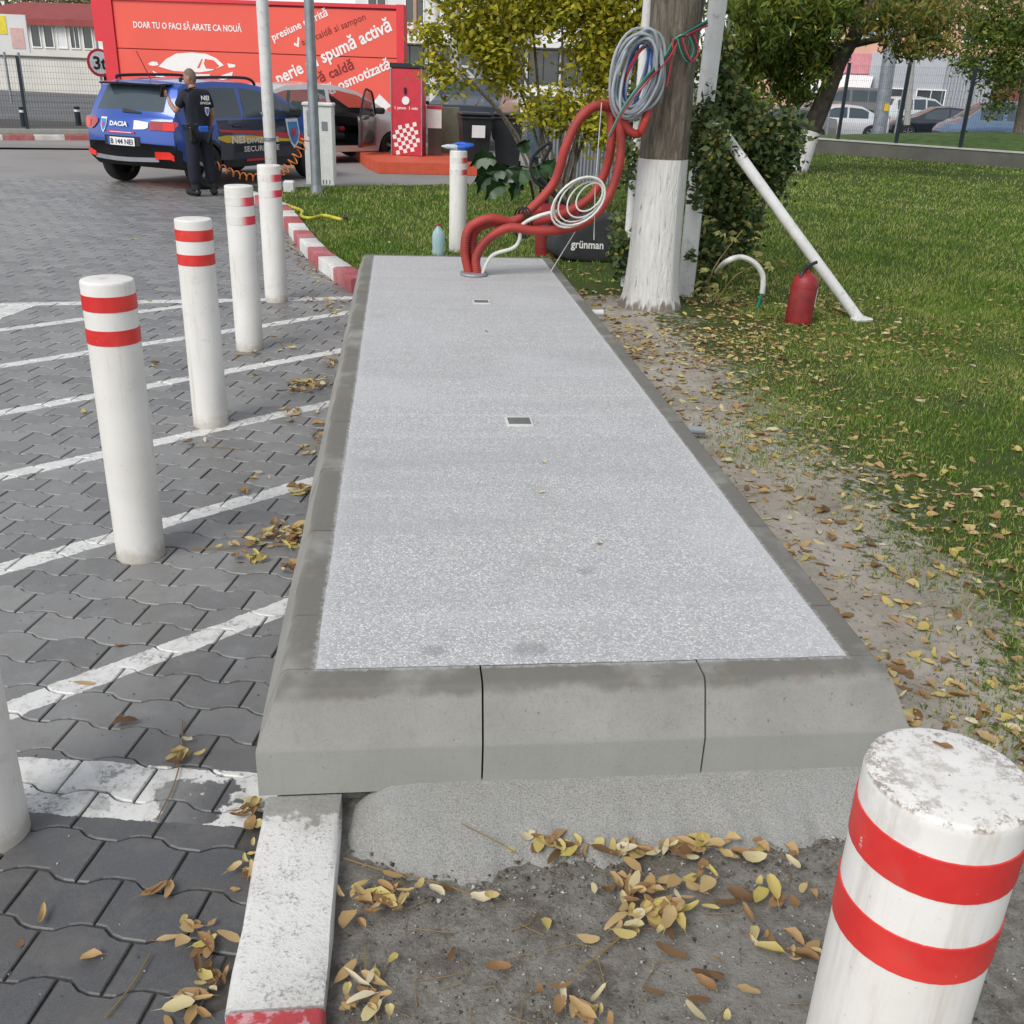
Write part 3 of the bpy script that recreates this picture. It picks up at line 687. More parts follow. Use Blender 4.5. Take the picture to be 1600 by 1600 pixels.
# ================================================================== CARS
class Car:
    """loft car: +x forward, y left, z up; origin on the ground under the middle"""
    def __init__(s, name, L, W, top, belt, axles, wr, loc, heading, label, paint, group=None, sill=.24, win=(), shield=None, rear=None, near_only=False, door_gap=None, cladding=False, detail=True, endz=.42):
        s.L, s.W, s.top, s.belt, s.axles, s.wr, s.sill = L, W, top, belt, axles, wr, sill
        s.H = max(z for x, z in top); s.endz = endz
        s.e = empty(name, loc, label, 'car' if name != 'van' else 'van', group, heading)
        xs = set(np.linspace(-L / 2, L / 2, 45).round(4).tolist()) | {x for x, z in top}
        for a in axles:
            for k in np.linspace(-1.18, 1.18, 15): xs.add(round(a + k * wr, 4))
        for w in win: xs |= {w[0], w[1]}
        if shield: xs |= set(shield)
        if rear: xs |= set(rear)
        if door_gap: xs |= set(door_gap[:2])
        xs = sorted(x for x in xs if -L / 2 <= x <= L / 2)
        xs2 = [xs[0]]
        for x in xs[1:]:
            if x - xs2[-1] > .004: xs2.append(x)
        xs = s.xs = xs2
        NL, NU, NT = 6, 6, 10; rings = []; nr = 2 * (NL + NU) + NT + 1
        V = []
        for x in xs:
            zt, zb = s.zt(x), s.zb(x); zm = min(s.belt, zt) if zt > s.belt + .03 else zt - .02
            zb = min(zb, zm - .02)
            zs = [zb + (zm - zb) * k / NL for k in range(NL)] + [zm + (zt - .015 - zm) * k / NU for k in range(NU + 1)]
            left = [(s.w(x, z), z) for z in zs]; we = left[-1][0]
            topp = [(we * (1 - 2 * k / NT), zt - .015 + .035 * (1 - (1 - 2 * k / NT) ** 2) * (1 if zt > s.belt + .2 else .7)) for k in range(1, NT)]
            ring = left + topp + [(-y, z) for y, z in reversed(left)]
            for y, z in ring: V.append((x + s.bow(x, y), y, z))
            rings.append(len(ring))
        m = rings[0]; n = len(xs)
        groups = {}
        def put(k, f): groups.setdefault(k, []).append(f)
        for i in range(n - 1):
            xc = (xs[i] + xs[i + 1]) / 2
            for j in range(m):
                j2 = (j + 1) % m; f = (i * m + j, i * m + j2, (i + 1) * m + j2, (i + 1) * m + j)
                zc = sum(V[k][2] for k in f) / 4
                if j == m - 1: put('underbody', f); continue
                left = j < NL + NU; right = j >= m - 1 - (NL + NU)
                row = j if left else (m - 2 - j if right else None)
                key = 'body'
                if row is not None:
                    if NL <= row < NL + NU - 1:
                        for wi, w in enumerate(win):
                            if w[0] <= xc <= w[1] and (len(w) < 3 or w[2] in ('both', 'L' if left else 'R')): key = ('side_window', wi, left)
                    if door_gap and (right if door_gap[2] == 'R' else left) and door_gap[0] <= xc <= door_gap[1] and (row < NL + NU - 1) and zc > sill + .10: key = None
                    if cladding and zc < .40: key = 'cladding'
                    for a in axles:
                        if cladding and math.hypot(xc - a, zc - wr) < wr * 1.28 and row < NL: key = 'cladding'
                else:
                    jt = j - (NL + NU)
                    if shield and shield[0] <= xc <= shield[1] and 0 < jt < NT - 1: key = 'windscreen'
                    if rear and rear[0] <= xc <= rear[1] and 0 < jt < NT - 1: key = 'rear_window'
                if key == 'body' and cladding and zc < .62 and abs(xc) > L / 2 - .14 and zc < .60: key = 'cladding'
                if key: put(key, f)
        put('cladding' if cladding else 'body', tuple(range(m - 1, -1, -1))); put('cladding' if cladding else 'body', tuple((n - 1) * m + k for k in range(m)))
        mats = {'body': paint, 'side_window': 'car_glass', 'windscreen': 'car_glass', 'rear_window': 'car_glass', 'underbody': 'rubber_black', 'cladding': 'plastic_black'}
        if door_gap: mats['side_window'] = 'car_glass_clear'; mats['windscreen'] = 'car_glass_clear'
        s.parts = {}
        for key, fs in groups.items():
            used = sorted({k for f in fs for k in f}); mp = {k: i for i, k in enumerate(used)}
            kn = key[0] if isinstance(key, tuple) else key
            s.parts[key] = link(kn, mesh([V[k] for k in used], [tuple(mp[k] for k in f) for f in fs], True, 35), MATS[mats[kn]], s.e)
        # wheels
        for a in axles:
            for sd in (-1, 1):
                y0 = sd * (W / 2 - .10)
                ty = MB().lathe([(wr * .62, -.10), (wr * .9, -.105), (wr * .98, -.085), (wr, -.05), (wr, .05), (wr * .98, .085), (wr * .9, .105), (wr * .62, .10)], 28, (a, y0, wr), 'y', False).obj('wheel', MATS['rubber_black'], s.e, True)
                if detail:
                    rim = MB(); yo = y0 + sd * .075
                    rim.lathe([(wr * .64, -.01), (wr * .64, .012), (wr * .56, .012), (wr * .56, -.01)], 24, (a, yo, wr), 'y', False)
                    rim.lathe([(.001, -.005), (.05, -.005), (.05, .02), (.001, .02)], 12, (a, yo, wr), 'y', False)
                    for k in range(5):
                        an = k * 2 * math.pi / 5 + .3
                        rim.bar((a, yo + .004, wr), (a + math.cos(an) * wr * .6, yo + .004, wr + math.sin(an) * wr * .6), .05, .02, up=(0, 1, 0))
                    rim.obj('rim', MATS['alloy'], ty)
                    MB().lathe([(.001, 0), (wr * .6, 0), (wr * .6, .01), (.001, .01)], 20, (a, y0 + sd * .04, wr), 'y', False).obj('brake_disc', MATS['plastic_black'], ty)
    def zt(s, x): return float(np.interp(x, [p[0] for p in s.top], [p[1] for p in s.top]))
    def zb(s, x):
        e = abs(x) - (s.L / 2 - .22); b = s.sill + max(0, e) / .22 * (s.endz - s.sill)
        for a in s.axles:
            d = abs(x - a); r = s.wr * 1.14
            if d < r: b = max(b, s.wr + math.sqrt(r * r - d * d) * .93)
        return b
    def w(s, x, z):
        t = abs(x) / (s.L / 2); f = 1 - .085 * max(0, (t - .55) / .45) ** 2.2; hw = s.W / 2
        if z <= s.belt: g = float(np.interp(z, [.15, .35, .6, .8, s.belt], [.94, .985, 1, .992, .945]))
        else: g = .945 - .165 * min(1, (z - s.belt) / max(.05, s.H - s.belt)) ** 1.15
        return hw * f * g
    def bow(s, x, y):
        t = max(0, (abs(x) - (s.L / 2 - .75)) / .75)
        return -math.copysign(1, x) * .22 * (abs(y) / (s.W / 2)) ** 2.4 * t
    def rearpt(s, y, z, off=.006):       # point on the tail at (y, z)
        P = sorted((p for p in s.top if p[0] < 0), key=lambda p: p[1]); x = float(np.interp(z, [p[1] for p in P], [p[0] for p in P]))
        x = x if z > s.top[0][1] else s.top[0][0]
        return (x + s.bow(x, y) - off, y, z)
    def sidept(s, x, z, side=-1, off=.006):
        return (x + s.bow(x, s.w(x, z)), side * (s.w(x, z) + off), z)
    def patch(s, name, rows, mat, parent=None, where='rear', off=.006, side=-1, n=6):
        """strip patch: rows = [(lo, hi at u)...] as list of (u, v0, v1)"""
        us = np.linspace(rows[0][0], rows[-1][0], max(n, 2)); V = []
        for u in us:
            a = np.interp(u, [r[0] for r in rows], [r[1] for r in rows]); b = np.interp(u, [r[0] for r in rows], [r[2] for r in rows])
            for k in range(4):
                v = a + (b - a) * k / 3
                V.append(s.rearpt(u, v, off) if where == 'rear' else s.sidept(u, v, side, off))
        F = [(i * 4 + k, i * 4 + k + 1, (i + 1) * 4 + k + 1, (i + 1) * 4 + k) for i in range(len(us) - 1) for k in range(3)]
        o = link(name, mesh(V, F, True), mat, parent or s.e); return o
HATCH = [(-2.05, .64), (-2.045, .80), (-2.00, .96), (-1.93, 1.03), (-1.66, 1.40), (-1.50, 1.465), (-.9, 1.505), (-.2, 1.50), (.40, 1.42), (1.18, 1.03), (1.32, .99), (1.80, .86), (1.98, .74), (2.05, .60)]
bc = Car('hatchback_car', 4.1, 1.84, HATCH, .985, (-1.30, 1.29), .325, (-2.95, 17.65, 0), R_(58), 'dark blue hatchback with security company decals seen from behind', 'paint_blue',
         win=((-1.33, -.42), (-.34, .56), (.58, .9)), shield=(.42, 1.18), rear=(-1.90, -1.66), cladding=True, sill=.28)
for sd in (-1, 1):
    o = bc.patch('tail_light', [(sd * .50, .90, .945), (sd * .62, .80, .98), (sd * .82, .80, .97), (sd * .90, .83, .95)], MATS['tail_red'], off=.014)
    bc.patch('lens', [(sd * .70, .83, .925), (sd * .86, .83, .93)], MATS['tail_bright'], o, off=.02)
    bc.patch('reflector', [(sd * .58, .42, .49), (sd * .84, .44, .54)], MATS['tail_bright'], off=.03)
    MB().tube([(-1.40, sd * .62, 1.48), (-1.30, sd * .63, 1.53), (-.2, sd * .65, 1.555), (.12, sd * .64, 1.525), (.22, sd * .63, 1.45)], .022, 8, sub=5).obj('roof_rail', MATS['plastic_black'], bc.e, True)
    m = MB().box((.72, sd * 1.02, 1.06), (.12, .20, .14), bev=.03); m.bar((.74, sd * .86, 1.0), (.72, sd * .98, 1.03), .05)
    m.obj('door_mirror', MATS['plastic_black'], bc.e)
    for x in (-.28, .58): MB().box((x - .30, sd * (bc.w(x, .86) + .012), .87), (.18, .025, .03), bev=.008).obj('door_handle', MATS['paint_navy'], bc.e)
    for x in (-.38, .78):
        seam = MB().tube([bc.sidept(x + (.04 if z > .98 else 0), z, sd, .001) for z in (.34, .5, .7, .9, .98, 1.1, 1.25)], .004, 5); seam.obj('door_seam', MATS['plastic_black'], bc.e)
sp = MB(); sp.add([(-1.55, -.62, 1.455), (-1.55, .62, 1.455), (-1.80, .58, 1.44), (-1.80, -.58, 1.44), (-1.55, -.62, 1.435), (-1.55, .62, 1.435), (-1.79, .58, 1.415), (-1.79, -.58, 1.415)], [(0, 1, 2, 3), (7, 6, 5, 4), (3, 2, 6, 7), (0, 3, 7, 4), (1, 5, 6, 2)]).obj('spoiler', MATS['paint_navy'], bc.e)
MB().tube([(-1.35, 0, 1.49), (-1.58, 0, 1.86)], .006, 6).obj('antenna', MATS['cable_red'], bc.e)
bc.patch('wiper', [(-.30, 1.045, 1.065), (.05, 1.05, 1.10)], MATS['plastic_black'], off=.02)
bc.patch('plate_recess', [(-.34, .60, .73), (.34, .60, .73)], MATS['plastic_black'], off=.010)
pl = bc.patch('licence_plate', [(-.26, .60, .71), (.26, .60, .71)], MATS['decal_white'], off=.022)
def rear_txt(y0, z0): return lambda x, y: bc.rearpt(y0 - x, z0 + y, .03)
lettering('plate_text', 'B 144 NEI', MATS['plastic_black'], pl, rear_txt(.19, .62), .01, .42, .10)
bc.patch('plate_strip', [(.215, .60, .71), (.26, .60, .71)], MATS['cable_blue'], pl, off=.025)
lettering('badge', 'DACIA', MATS['letter_white'], bc.e, rear_txt(.20, .865), .03, .34, .085)
def shield_decal(o_fn, w, h, par):
    for nm, k, m in (('shield_decal', 1.0, 'decal_white'), ('shield_field', .78, 'decal_cyan'), ('shield_stripe', .34, 'decal_red')):
        P = [(-.5, .5), (.5, .5), (.5, 0), (.3, -.35), (0, -.55), (-.3, -.35), (-.5, 0)]
        link(nm, mesh([o_fn(x * w * k, y * h * k, {1.0: 0, .78: .003, .34: .006}[k]) for x, y in P], [tuple(range(7))]), MATS[m], par)
shield_decal(lambda x, y, o: bc.rearpt(.36 - x, .87 + y, .012 + o), .13, .20, bc.e)
bc.patch('white_decal', [(-.48, .86, .93), (-.45, .84, .935), (-.30, .83, .95), (-.24, .83, .95)], MATS['decal_white'], off=.012)
bc.patch('red_decal', [(-.26, .765, .795), (.26, .765, .795)], MATS['decal_red'], off=.012)
bc.patch('decal_line', [(-.21, .777, .785), (.21, .777, .785)], MATS['decal_white'], off=.016)
bc.patch('skid_trim', [(-.62, .40, .46), (0, .38, .44), (.62, .40, .46)], MATS['galv_sheet'], off=.02)
S_ = lambda **k: dict(where='side', **k)
bc.patch('door_wrap', [(-1.0, .40, .965), (.9, .40, .955)], MATS['paint_navy'], where='side', off=.003, n=14)
bc.patch('red_stripe', [(-1.0, .80, .83), (-.2, .745, .80), (.7, .66, .74), (1.15, .58, .70), (1.9, .50, .62)], MATS['decal_red'], where='side', off=.007, n=16)
bc.patch('yellow_stripe', [(-1.05, .70, .73), (-.95, .64, .75), (-.3, .64, .73), (.7, .62, .655), (1.15, .53, .57), (1.9, .46, .49)], MATS['decal_yellow'], where='side', off=.006, n=16)
sf = lambda x0, z0: (lambda x, y: bc.sidept(x0 + x, z0 + y, -1, .011))
lettering('door_text', 'NEI', MATS['letter_white'], bc.e, sf(-.75, .63), .03, .30, .15)
lettering('door_text', 'DIVIZIA DE', MATS['letter_white'], bc.e, sf(-.40, .62), .02, .78, .11)
lettering('door_text', 'SECURITATE', MATS['letter_white'], bc.e, sf(-.48, .50), .02, .86, .11)
shield_decal(lambda x, y, o: bc.sidept(.78 + x, .74 + y, -1, .012 + o), .32, .44, bc.e)
bc.patch('red_sticker', [(-.42, .355, .39), (.05, .355, .39)], MATS['decal_red'], where='side', off=.008)

# silver car with its door open ---------------------------------------
SILV = [(-2.0, .62), (-1.98, .86), (-1.90, 1.0), (-1.45, 1.34), (-1.15, 1.43), (-.5, 1.465), (0, 1.455), (.45, 1.36), (1.15, 1.0), (1.3, .95), (1.75, .82), (1.95, .66), (2.0, .55)]
sc = Car('hatchback_car', 4.0, 1.72, SILV, .93, (-1.22, 1.25), .30, (-1.66, 22.1, 0), R_(36), 'silver hatchback with its front door open beside the red vacuum pump', 'paint_silver',
         win=((-1.45, -.28), (-.2, .8, 'L')), shield=(.45, 1.15), rear=(-1.85, -1.45), door_gap=(-.2, .80, 'R'), sill=.22)
seat = MB(); seat.box((.02, -.36, .48), (.50, .50, .16), bev=.05); seat.box((-.25, -.36, .80), (.16, .50, .62), bev=.06); seat.box((-.30, -.36, 1.16), (.10, .26, .18), bev=.04)
seat.obj('seat', MATS['plastic_black'], sc.e)
st2 = MB(); st2.box((.02, .36, .48), (.50, .50, .16), bev=.05); st2.box((-.25, .36, .80), (.16, .50, .62), bev=.06); st2.obj('seat', MATS['plastic_black'], sc.e)
MB().box((-1.05, 0, .72), (.2, 1.3, .55), bev=.06).obj('rear_seat', MATS['plastic_black'], sc.e)
MB().box((.95, 0, .75), (.3, 1.4, .28), bev=.06).obj('dashboard', MATS['plastic_black'], sc.e)
MB().box((0, 0, .27), (2.4, 1.5, .05)).obj('floor_mat', MATS['rubber_black'], sc.e)
MB().box((.0, -.45, .60), (.16, .14, .10), bev=.03).obj('yellow_cloth', MATS['decal_yellow'], sc.e); MB().box((.35, -.30, .62), (.12, .12, .10), bev=.03).obj('red_case', MATS['decal_red'], sc.e)
dr = bpy.data.objects.new('door', None); COL.objects.link(dr); dr.parent = sc.e; dr.location = (.80, -.84, 0); dr.rotation_euler = (0, 0, R_(38))
def doorpt(u, z): return (-u, -.02 - (0 if z < .93 else (z - .93) * .22), z)
V = []; F = []
for i in range(9):
    u = i / 8 * 1.0
    for k in range(6): z = .34 + (.92 - .34) * k / 5; V.append((-u, -.02 - .02 * math.sin(k / 5 * math.pi), z))
F = [(i * 6 + k, i * 6 + k + 1, (i + 1) * 6 + k + 1, (i + 1) * 6 + k) for i in range(8) for k in range(5)]
dm = mesh(V, F, True); o = link('door_panel', dm, MATS['paint_brown'], dr); md = o.modifiers.new('s', 'SOLIDIFY'); md.thickness = .06
fr = MB(); fr.tube([doorpt(.02, .93), doorpt(.45, 1.30), doorpt(.72, 1.38), doorpt(.98, 1.36), doorpt(1.0, .93)], .022, 6, sub=4); fr.obj('door_frame', MATS['plastic_black'], dr)
link('door_window', mesh([doorpt(.03, .93), doorpt(.45, 1.29), doorpt(.72, 1.37), doorpt(.97, 1.35), doorpt(.99, .93)], [(0, 1, 2, 3, 4)]), MATS['car_glass_clear'], dr)
MB().box((-.14, -.16, 1.0), (.14, .18, .12), bev=.03).obj('door_mirror', MATS['plastic_black'], dr)

# ------------------------------------------------------------------ parked cars beyond the fence
SEDAN = [(-2.3, .62), (-2.27, .85), (-2.2, 1.0), (-1.55, 1.08), (-.85, 1.40), (-.2, 1.45), (.35, 1.40), (1.1, 1.02), (1.3, .96), (1.95, .80), (2.2, .65), (2.3, .55)]
SUV = [(-2.15, .68), (-2.13, .95), (-2.05, 1.1), (-1.85, 1.45), (-1.6, 1.58), (-.3, 1.62), (.3, 1.55), (.95, 1.12), (1.1, 1.06), (1.85, .95), (2.1, .75), (2.15, .6)]
VAN = [(-2.2, .65), (-2.19, 1.0), (-2.15, 1.5), (-2.05, 1.76), (-1.5, 1.80), (0, 1.80), (.55, 1.68), (1.25, 1.15), (1.45, 1.06), (1.95, .90), (2.15, .70), (2.2, .6)]
def parked(name, prof, L, W, belt, px, py, Y, heading, paint, label, ax, wr, win, shield, rear, grp='cars parked beyond the fence'):
    p = A(px, py, Y)
    return Car(name, L, W, prof, belt, ax, wr, (p.x, p.y, p.z), heading, label, paint, grp, win=win, shield=shield, rear=rear)
parked('sedan_car', SEDAN, 4.6, 1.8, .92, 1300, 218, 45, R_(176), 'paint_white', 'white saloon parked beyond the fence beside the leaning tree', (-1.35, 1.4), .33, ((-1.15, -.3), (-.22, .75)), (.4, 1.1), (-1.5, -.9))
parked('suv_car', SUV, 4.3, 1.8, 1.02, 1432, 205, 52, R_(2), 'paint_white', 'white tall car behind the concrete lamp pole', (-1.3, 1.3), .36, ((-1.75, -.9), (-.82, -.2), (-.12, .7)), (.35, .95), (-2.0, -1.8))
parked('sedan_car', SEDAN, 4.6, 1.8, .92, 1460, 220, 46, R_(165), 'paint_dark', 'black saloon nose left behind the second fence post', (-1.35, 1.4), .33, ((-1.15, -.3), (-.22, .75)), (.4, 1.1), (-1.5, -.9))
parked('van', VAN, 4.4, 1.8, 1.08, 1540, 232, 41, R_(172), 'paint_greyblue', 'grey-blue people carrier with dark rear windows behind fence', (-1.35, 1.35), .33, ((-2.0, -1.2), (-1.15, -.25), (-.1, .8)), (.6, 1.25), (-2.16, -2.06))
parked('sedan_car', SEDAN, 4.6, 1.8, .92, 1640, 250, 37, R_(172), 'paint_greyblue', 'pale blue car roof and bonnet at right edge behind fence', (-1.35, 1.4), .33, ((-1.15, -.3), (-.22, .75)), (.4, 1.1), (-1.5, -.9))
parked('van', VAN, 4.4, 1.8, 1.08, 1310, 190, 58, R_(178), 'paint_grey', 'grey van parked under the white awning', (-1.35, 1.35), .33, ((-2.0, -1.2), (-1.15, -.25), (-.1, .8)), (.6, 1.25), (-2.16, -2.06))
parked('sedan_car', SEDAN, 4.6, 1.8, .92, 1218, 222, 44, R_(170), 'paint_grey', 'red-tailed grey car half hidden by the shrub behind the tree', (-1.35, 1.4), .33, ((-1.15, -.3), (-.22, .75)), (.4, 1.1), (-1.5, -.9))
parked('suv_car', SUV, 4.3, 1.8, 1.02, 705, 165, 47, R_(200), 'paint_white', 'white car glimpsed through yellow shrub leaves', (-1.3, 1.3), .36, ((-1.75, -.9), (-.82, -.2), (-.12, .7)), (.35, .95), (-2.0, -1.8), 'cars glimpsed behind the waste bins')
parked('sedan_car', SEDAN, 4.6, 1.8, .92, 690, 168, 42, R_(110), 'paint_silver', 'silver green-tinted car seen between pump and bins', (-1.35, 1.4), .33, ((-1.15, -.3), (-.22, .75)), (.4, 1.1), (-1.5, -.9), 'cars glimpsed behind the waste bins')
parked('sedan_car', SEDAN, 4.6, 1.8, .92, 745, 214, 28, R_(255), 'paint_dark', 'dark car facing the camera behind the bins', (-1.35, 1.4), .33, ((-1.15, -.3), (-.22, .75)), (.4, 1.1), (-1.5, -.9), 'cars glimpsed behind the waste bins')
p = A(172, 130, 48); Car('suv_car', 4.3, 1.8, SUV, 1.02, (-1.3, 1.3), .36, (p.x + .95, 48, p.z), R_(95), 'small black car tail beside the round speed sign', 'paint_black', None, win=((-1.75, -.9), (-.82, -.2), (-.12, .7)), shield=(.35, .95), rear=(-2.0, -1.8))

# ================================================================== RED CAR-WASH WALL
WA = Vector((.085, 24.98, 0)); WB = Vector((-6.86, 26.61, 0)); WD = (WA - WB).normalized(); WN = Vector((WD.y, -WD.x, 0))
if WN.y > 0: WN = -WN
def wallsz(px, py):                 # pixel -> (s along wall from WB, z)
    w = ray(px, py); n = np.array(WN); d = (np.array(WB) - np.array([0, 0, CH])) @ n / (w @ n); p = np.array([0, 0, CH]) + d * w
    return (p[:2] - np.array(WB)[:2]) @ np.array(WD)[:2], p[2]
def wallpt(s, z, off=.01): return WB + WD * s + WN * off + Vector((0, 0, z))
WL = (WA - WB).length; ZW = 3.06
wash = empty('car_wash_wall', WB, 'big bright red car wash wall with white slanted lettering', 'wall')
mid = wallsz(413, 60)[0]; seamz = 2.012
cells = [(.28, mid - .012, seamz + .012, 3.02), (mid + .012, WL - .16, seamz + .012, 2.98), (.28, mid - .012, .05, seamz - .012), (mid + .012, WL - .16, .05, seamz - .012)]
core = MB(); core.add([wallpt(0, 0, -.25), wallpt(WL, 0, -.25), wallpt(WL, ZW, -.25), wallpt(0, ZW, -.25), wallpt(0, 0, -.02), wallpt(WL, 0, -.02), wallpt(WL, ZW, -.02), wallpt(0, ZW, -.02)], [(0, 1, 2, 3), (7, 6, 5, 4), (0, 3, 7, 4), (1, 5, 6, 2), (3, 2, 6, 7)])
core.obj('backing', MATS['seam_dark'], wash, world=True)
def slab(s0, s1, z0, z1, d0, d1):
    P = [wallpt(s, z, d) for d in (d0, d1) for s, z in ((s0, z0), (s1, z0), (s1, z1), (s0, z1))]
    return MB().add(P, [(3, 2, 1, 0), (4, 5, 6, 7), (0, 1, 5, 4), (1, 2, 6, 5), (2, 3, 7, 6), (3, 0, 4, 7)])
for c in cells: slab(*c, -.03, .0).obj('panel', MATS['panel_red'], wash, world=True)
slab(WL - .15, WL + .02, 0, ZW + .05, -.30, .05).obj('end_trim', MATS['panel_red_side'], wash, world=True)
slab(-.05, .27, 0, 3.4, -.30, .05).obj('end_trim', MATS['panel_red_side'], wash, world=True)
slab(.275, WL - .155, ZW - .035, ZW + .04, -.30, .04).obj('top_trim', MATS['panel_red_side'], wash, world=True)
slab(-.30, -.06, 2.15, 3.6, -.9, -.1).obj('side_sign', MATS['panel_red_side'], wash, world=True)
def wall_text(body, pa, pb, mat, hscale=1.0, bold=.02):
    a = wallsz(*pa); b = wallsz(*pb); L = math.hypot(b[0] - a[0], b[1] - a[1]); ca, sa = (b[0] - a[0]) / L, (b[1] - a[1]) / L
    V, F = text_polys(body, bold, L); V[:, 1] *= hscale
    link('lettering', mesh([wallpt(a[0] + x * ca - y * sa, a[1] + x * sa + y * ca, .008) for x, y in V], F), mat, wash, True)
wall_text('DOAR TU O FACI SĂ ARATE CA NOUĂ', (209, 43), (378, 50), MATS['letter_white'], 1.25, .022)
wall_text('✓ presiune mărită', (413, 71), (513, 24), MATS['letter_white'], 1.05, .018)
wall_text('apă caldă si sampon', (473, 71), (572, 30), MATS['letter_dark_red'], 1.0, .0)
wall_text('perie cu spumă activă', (436, 132), (613, 47), MATS['letter_white'], 1.15, .022)
wall_text('ceară caldă', (470, 142), (554, 107), MATS['letter_dark_red'], 1.0, .015)
wall_text('apă osmotizată', (500, 155), (611, 106), MATS['letter_white'], 1.05, .02)
wall_text('✓', (463, 77), (474, 70), MATS['letter_white'], 1.3, .05)
def decal(pts, mat, name, off=.008): link(name, mesh([wallpt(*wallsz(*p), off) for p in pts], [tuple(range(len(pts)))]), mat, wash, True)
g = lambda L: [(120 + x / 5, 80 + y / 5) for x, y in L]
decal(g([(640, 120), (700, 60), (780, 18), (900, 10), (1010, 20), (1090, 55), (1150, 110), (1060, 150), (960, 165), (760, 155)]), MATS['letter_white'], 'car_emblem')
decal(g([(1000, 60), (1070, 70), (1115, 115), (1080, 140), (1010, 135), (995, 100)]), MATS['panel_red'], 'emblem_gap', .012)
decal(g([(975, 60), (985, 60), (960, 130), (940, 132)]), MATS['panel_red'], 'emblem_gap', .012)
decal(g([(560, 95), (590, 80), (630, 85), (640, 108), (600, 115), (570, 110)]), MATS['letter_white'], 'car_emblem')
decal(g([(1175, 95), (1240, 105), (1235, 125), (1190, 130)]), MATS['letter_white'], 'car_emblem')
decal(g([(590, 150), (650, 180), (700, 205), (620, 200)]), MATS['letter_white'], 'car_emblem')
decal(g([(1060, 205), (1130, 190), (1220, 160), (1210, 210), (1140, 225)]), MATS['letter_white'], 'car_emblem')
decal(g([(880, 180), (1040, 180), (1040, 205), (890, 205)]), MATS['letter_white'], 'car_emblem')
decal([(593, 147), (612, 166), (600, 172), (579, 166)], MATS['letter_white'], 'white_arrow')
decal([(580, 168), (606, 170), (592, 182)], MATS['letter_white'], 'white_arrow')

# ================================================================== PUMP ISLAND
isl = MB(); q = [G(572, 262), G(592, 271), G(745, 274), G(745, 262)]
q[3] = Vector((1.55, 22.2, 0)); q.append(Vector((-.95, 22.6, 0)))
isl.add([v for v in q] + [v + Vector((0, 0, .20)) for v in q], [(4, 3, 2, 1, 0)] + [(5, 6, 7, 8, 9)] + [(i, (i + 1) % 5, 5 + (i + 1) % 5, 5 + i) for i in range(5)])
tag(isl.obj('pump_island', MATS['orange_kerb']), 'low orange-red kerbed island under the vacuum pump', 'island')
pc = Vector((.17, 21.35, .2)); pump = empty('vacuum_pump', pc, 'tall red vacuum pump cabinet with white chequers on an orange island', 'pump', rz=R_(-14))
PH = 1.60; pw, pd = .60, .42
MB().box((0, 0, PH / 2), (pw, pd, PH), bev=.012).obj('cabinet', MATS['pump_red'], pump)
MB().box((0, 0, PH + .045), (pw + .05, pd + .05, .09), bev=.01).obj('cap', MATS['dark_steel'], pump)
for sx in (-1, 1): MB().box((sx * (pw / 2 + .004), -pd / 2 - .004, PH / 2), (.02, .02, PH - .02)).obj('corner_trim', MATS['galv_sheet'], pump)
chk = MB(); rr = random.Random(3)
for i in range(7):
    for j in range(9):
        if (i + j) % 2: continue
        u, v = (i - 3) * .075, .10 + j * .075; x = u * math.cos(.22) - (v - .3) * math.sin(.22); z = .3 + u * math.sin(.22) + (v - .3) * math.cos(.22)
        if z > .62 + x * .35 or z < .03 or abs(x) > .255: continue
        c, s2 = math.cos(.22) * .038, math.sin(.22) * .038
        chk.add([(x - c + s2, -pd / 2 - .006, z - s2 - c), (x + c + s2, -pd / 2 - .006, z + s2 - c), (x + c - s2, -pd / 2 - .006, z + s2 + c), (x - c - s2, -pd / 2 - .006, z - s2 + c)], [(0, 1, 2, 3)])
chk.obj('chequer_print', MATS['letter_white'], pump)
ch2 = MB()
for j in range(10): ch2.add([(-pw / 2 - .005, -pd / 2 + .04, .1 + j * .06), (-pw / 2 - .005, pd / 2 - .04, .16 + j * .06), (-pw / 2 - .005, pd / 2 - .04, .19 + j * .06), (-pw / 2 - .005, -pd / 2 + .04, .13 + j * .06)], [(0, 1, 2, 3)])
ch2.add([(-pw / 2 - .006, -.08, .8), (-pw / 2 - .006, .08, .8), (-pw / 2 - .006, .08, 1.4), (-pw / 2 - .006, -.08, 1.4)], [(0, 1, 2, 3)]); ch2.obj('side_print', MATS['letter_white'], pump)
MB().lathe([(.001, -.02), (.075, -.02), (.075, .0), (.001, .0)], 20, (-.01, -pd / 2, 1.02), 'y', False).obj('dial', MATS['letter_white'], pump)
MB().box((-.02, -pd / 2 - .02, 1.20), (.04, .05, .12), bev=.01).obj('coin_slot', MATS['plastic_black'], pump)
lettering('pump_text', '1 jeton  1 min', MATS['letter_white'], pump, lambda x, y: (-.23 + x, -pd / 2 - .006, .86 + y), .02, .46, .075)
o = MB().tube([(0.08, -pd / 2 - .05, .02), (.07, -pd / 2 - .07, -.1), (.1, -pd / 2 - .08, -.16), (.2, -pd / 2 - .08, -.16), (.23, -pd / 2 - .07, -.1), (.22, -pd / 2 - .05, .02)], .018, 8, sub=5).obj('hose_hook', MATS['brush_blue'], pump, True)
vb = empty('vending_box', (.68, 21.6, .2), 'narrow white and brown cabinet standing behind the red pump', 'cabinet')
MB().box((0, 0, .26), (.26, .3, .52)).obj('lower_box', MATS['paint_brown'], vb); MB().box((0, 0, .70), (.28, .32, .36)).obj('upper_box', MATS['cabinet_white'], vb); MB().box((0, 0, .91), (.32, .36, .05)).obj('lid', MATS['pump_red'], vb)
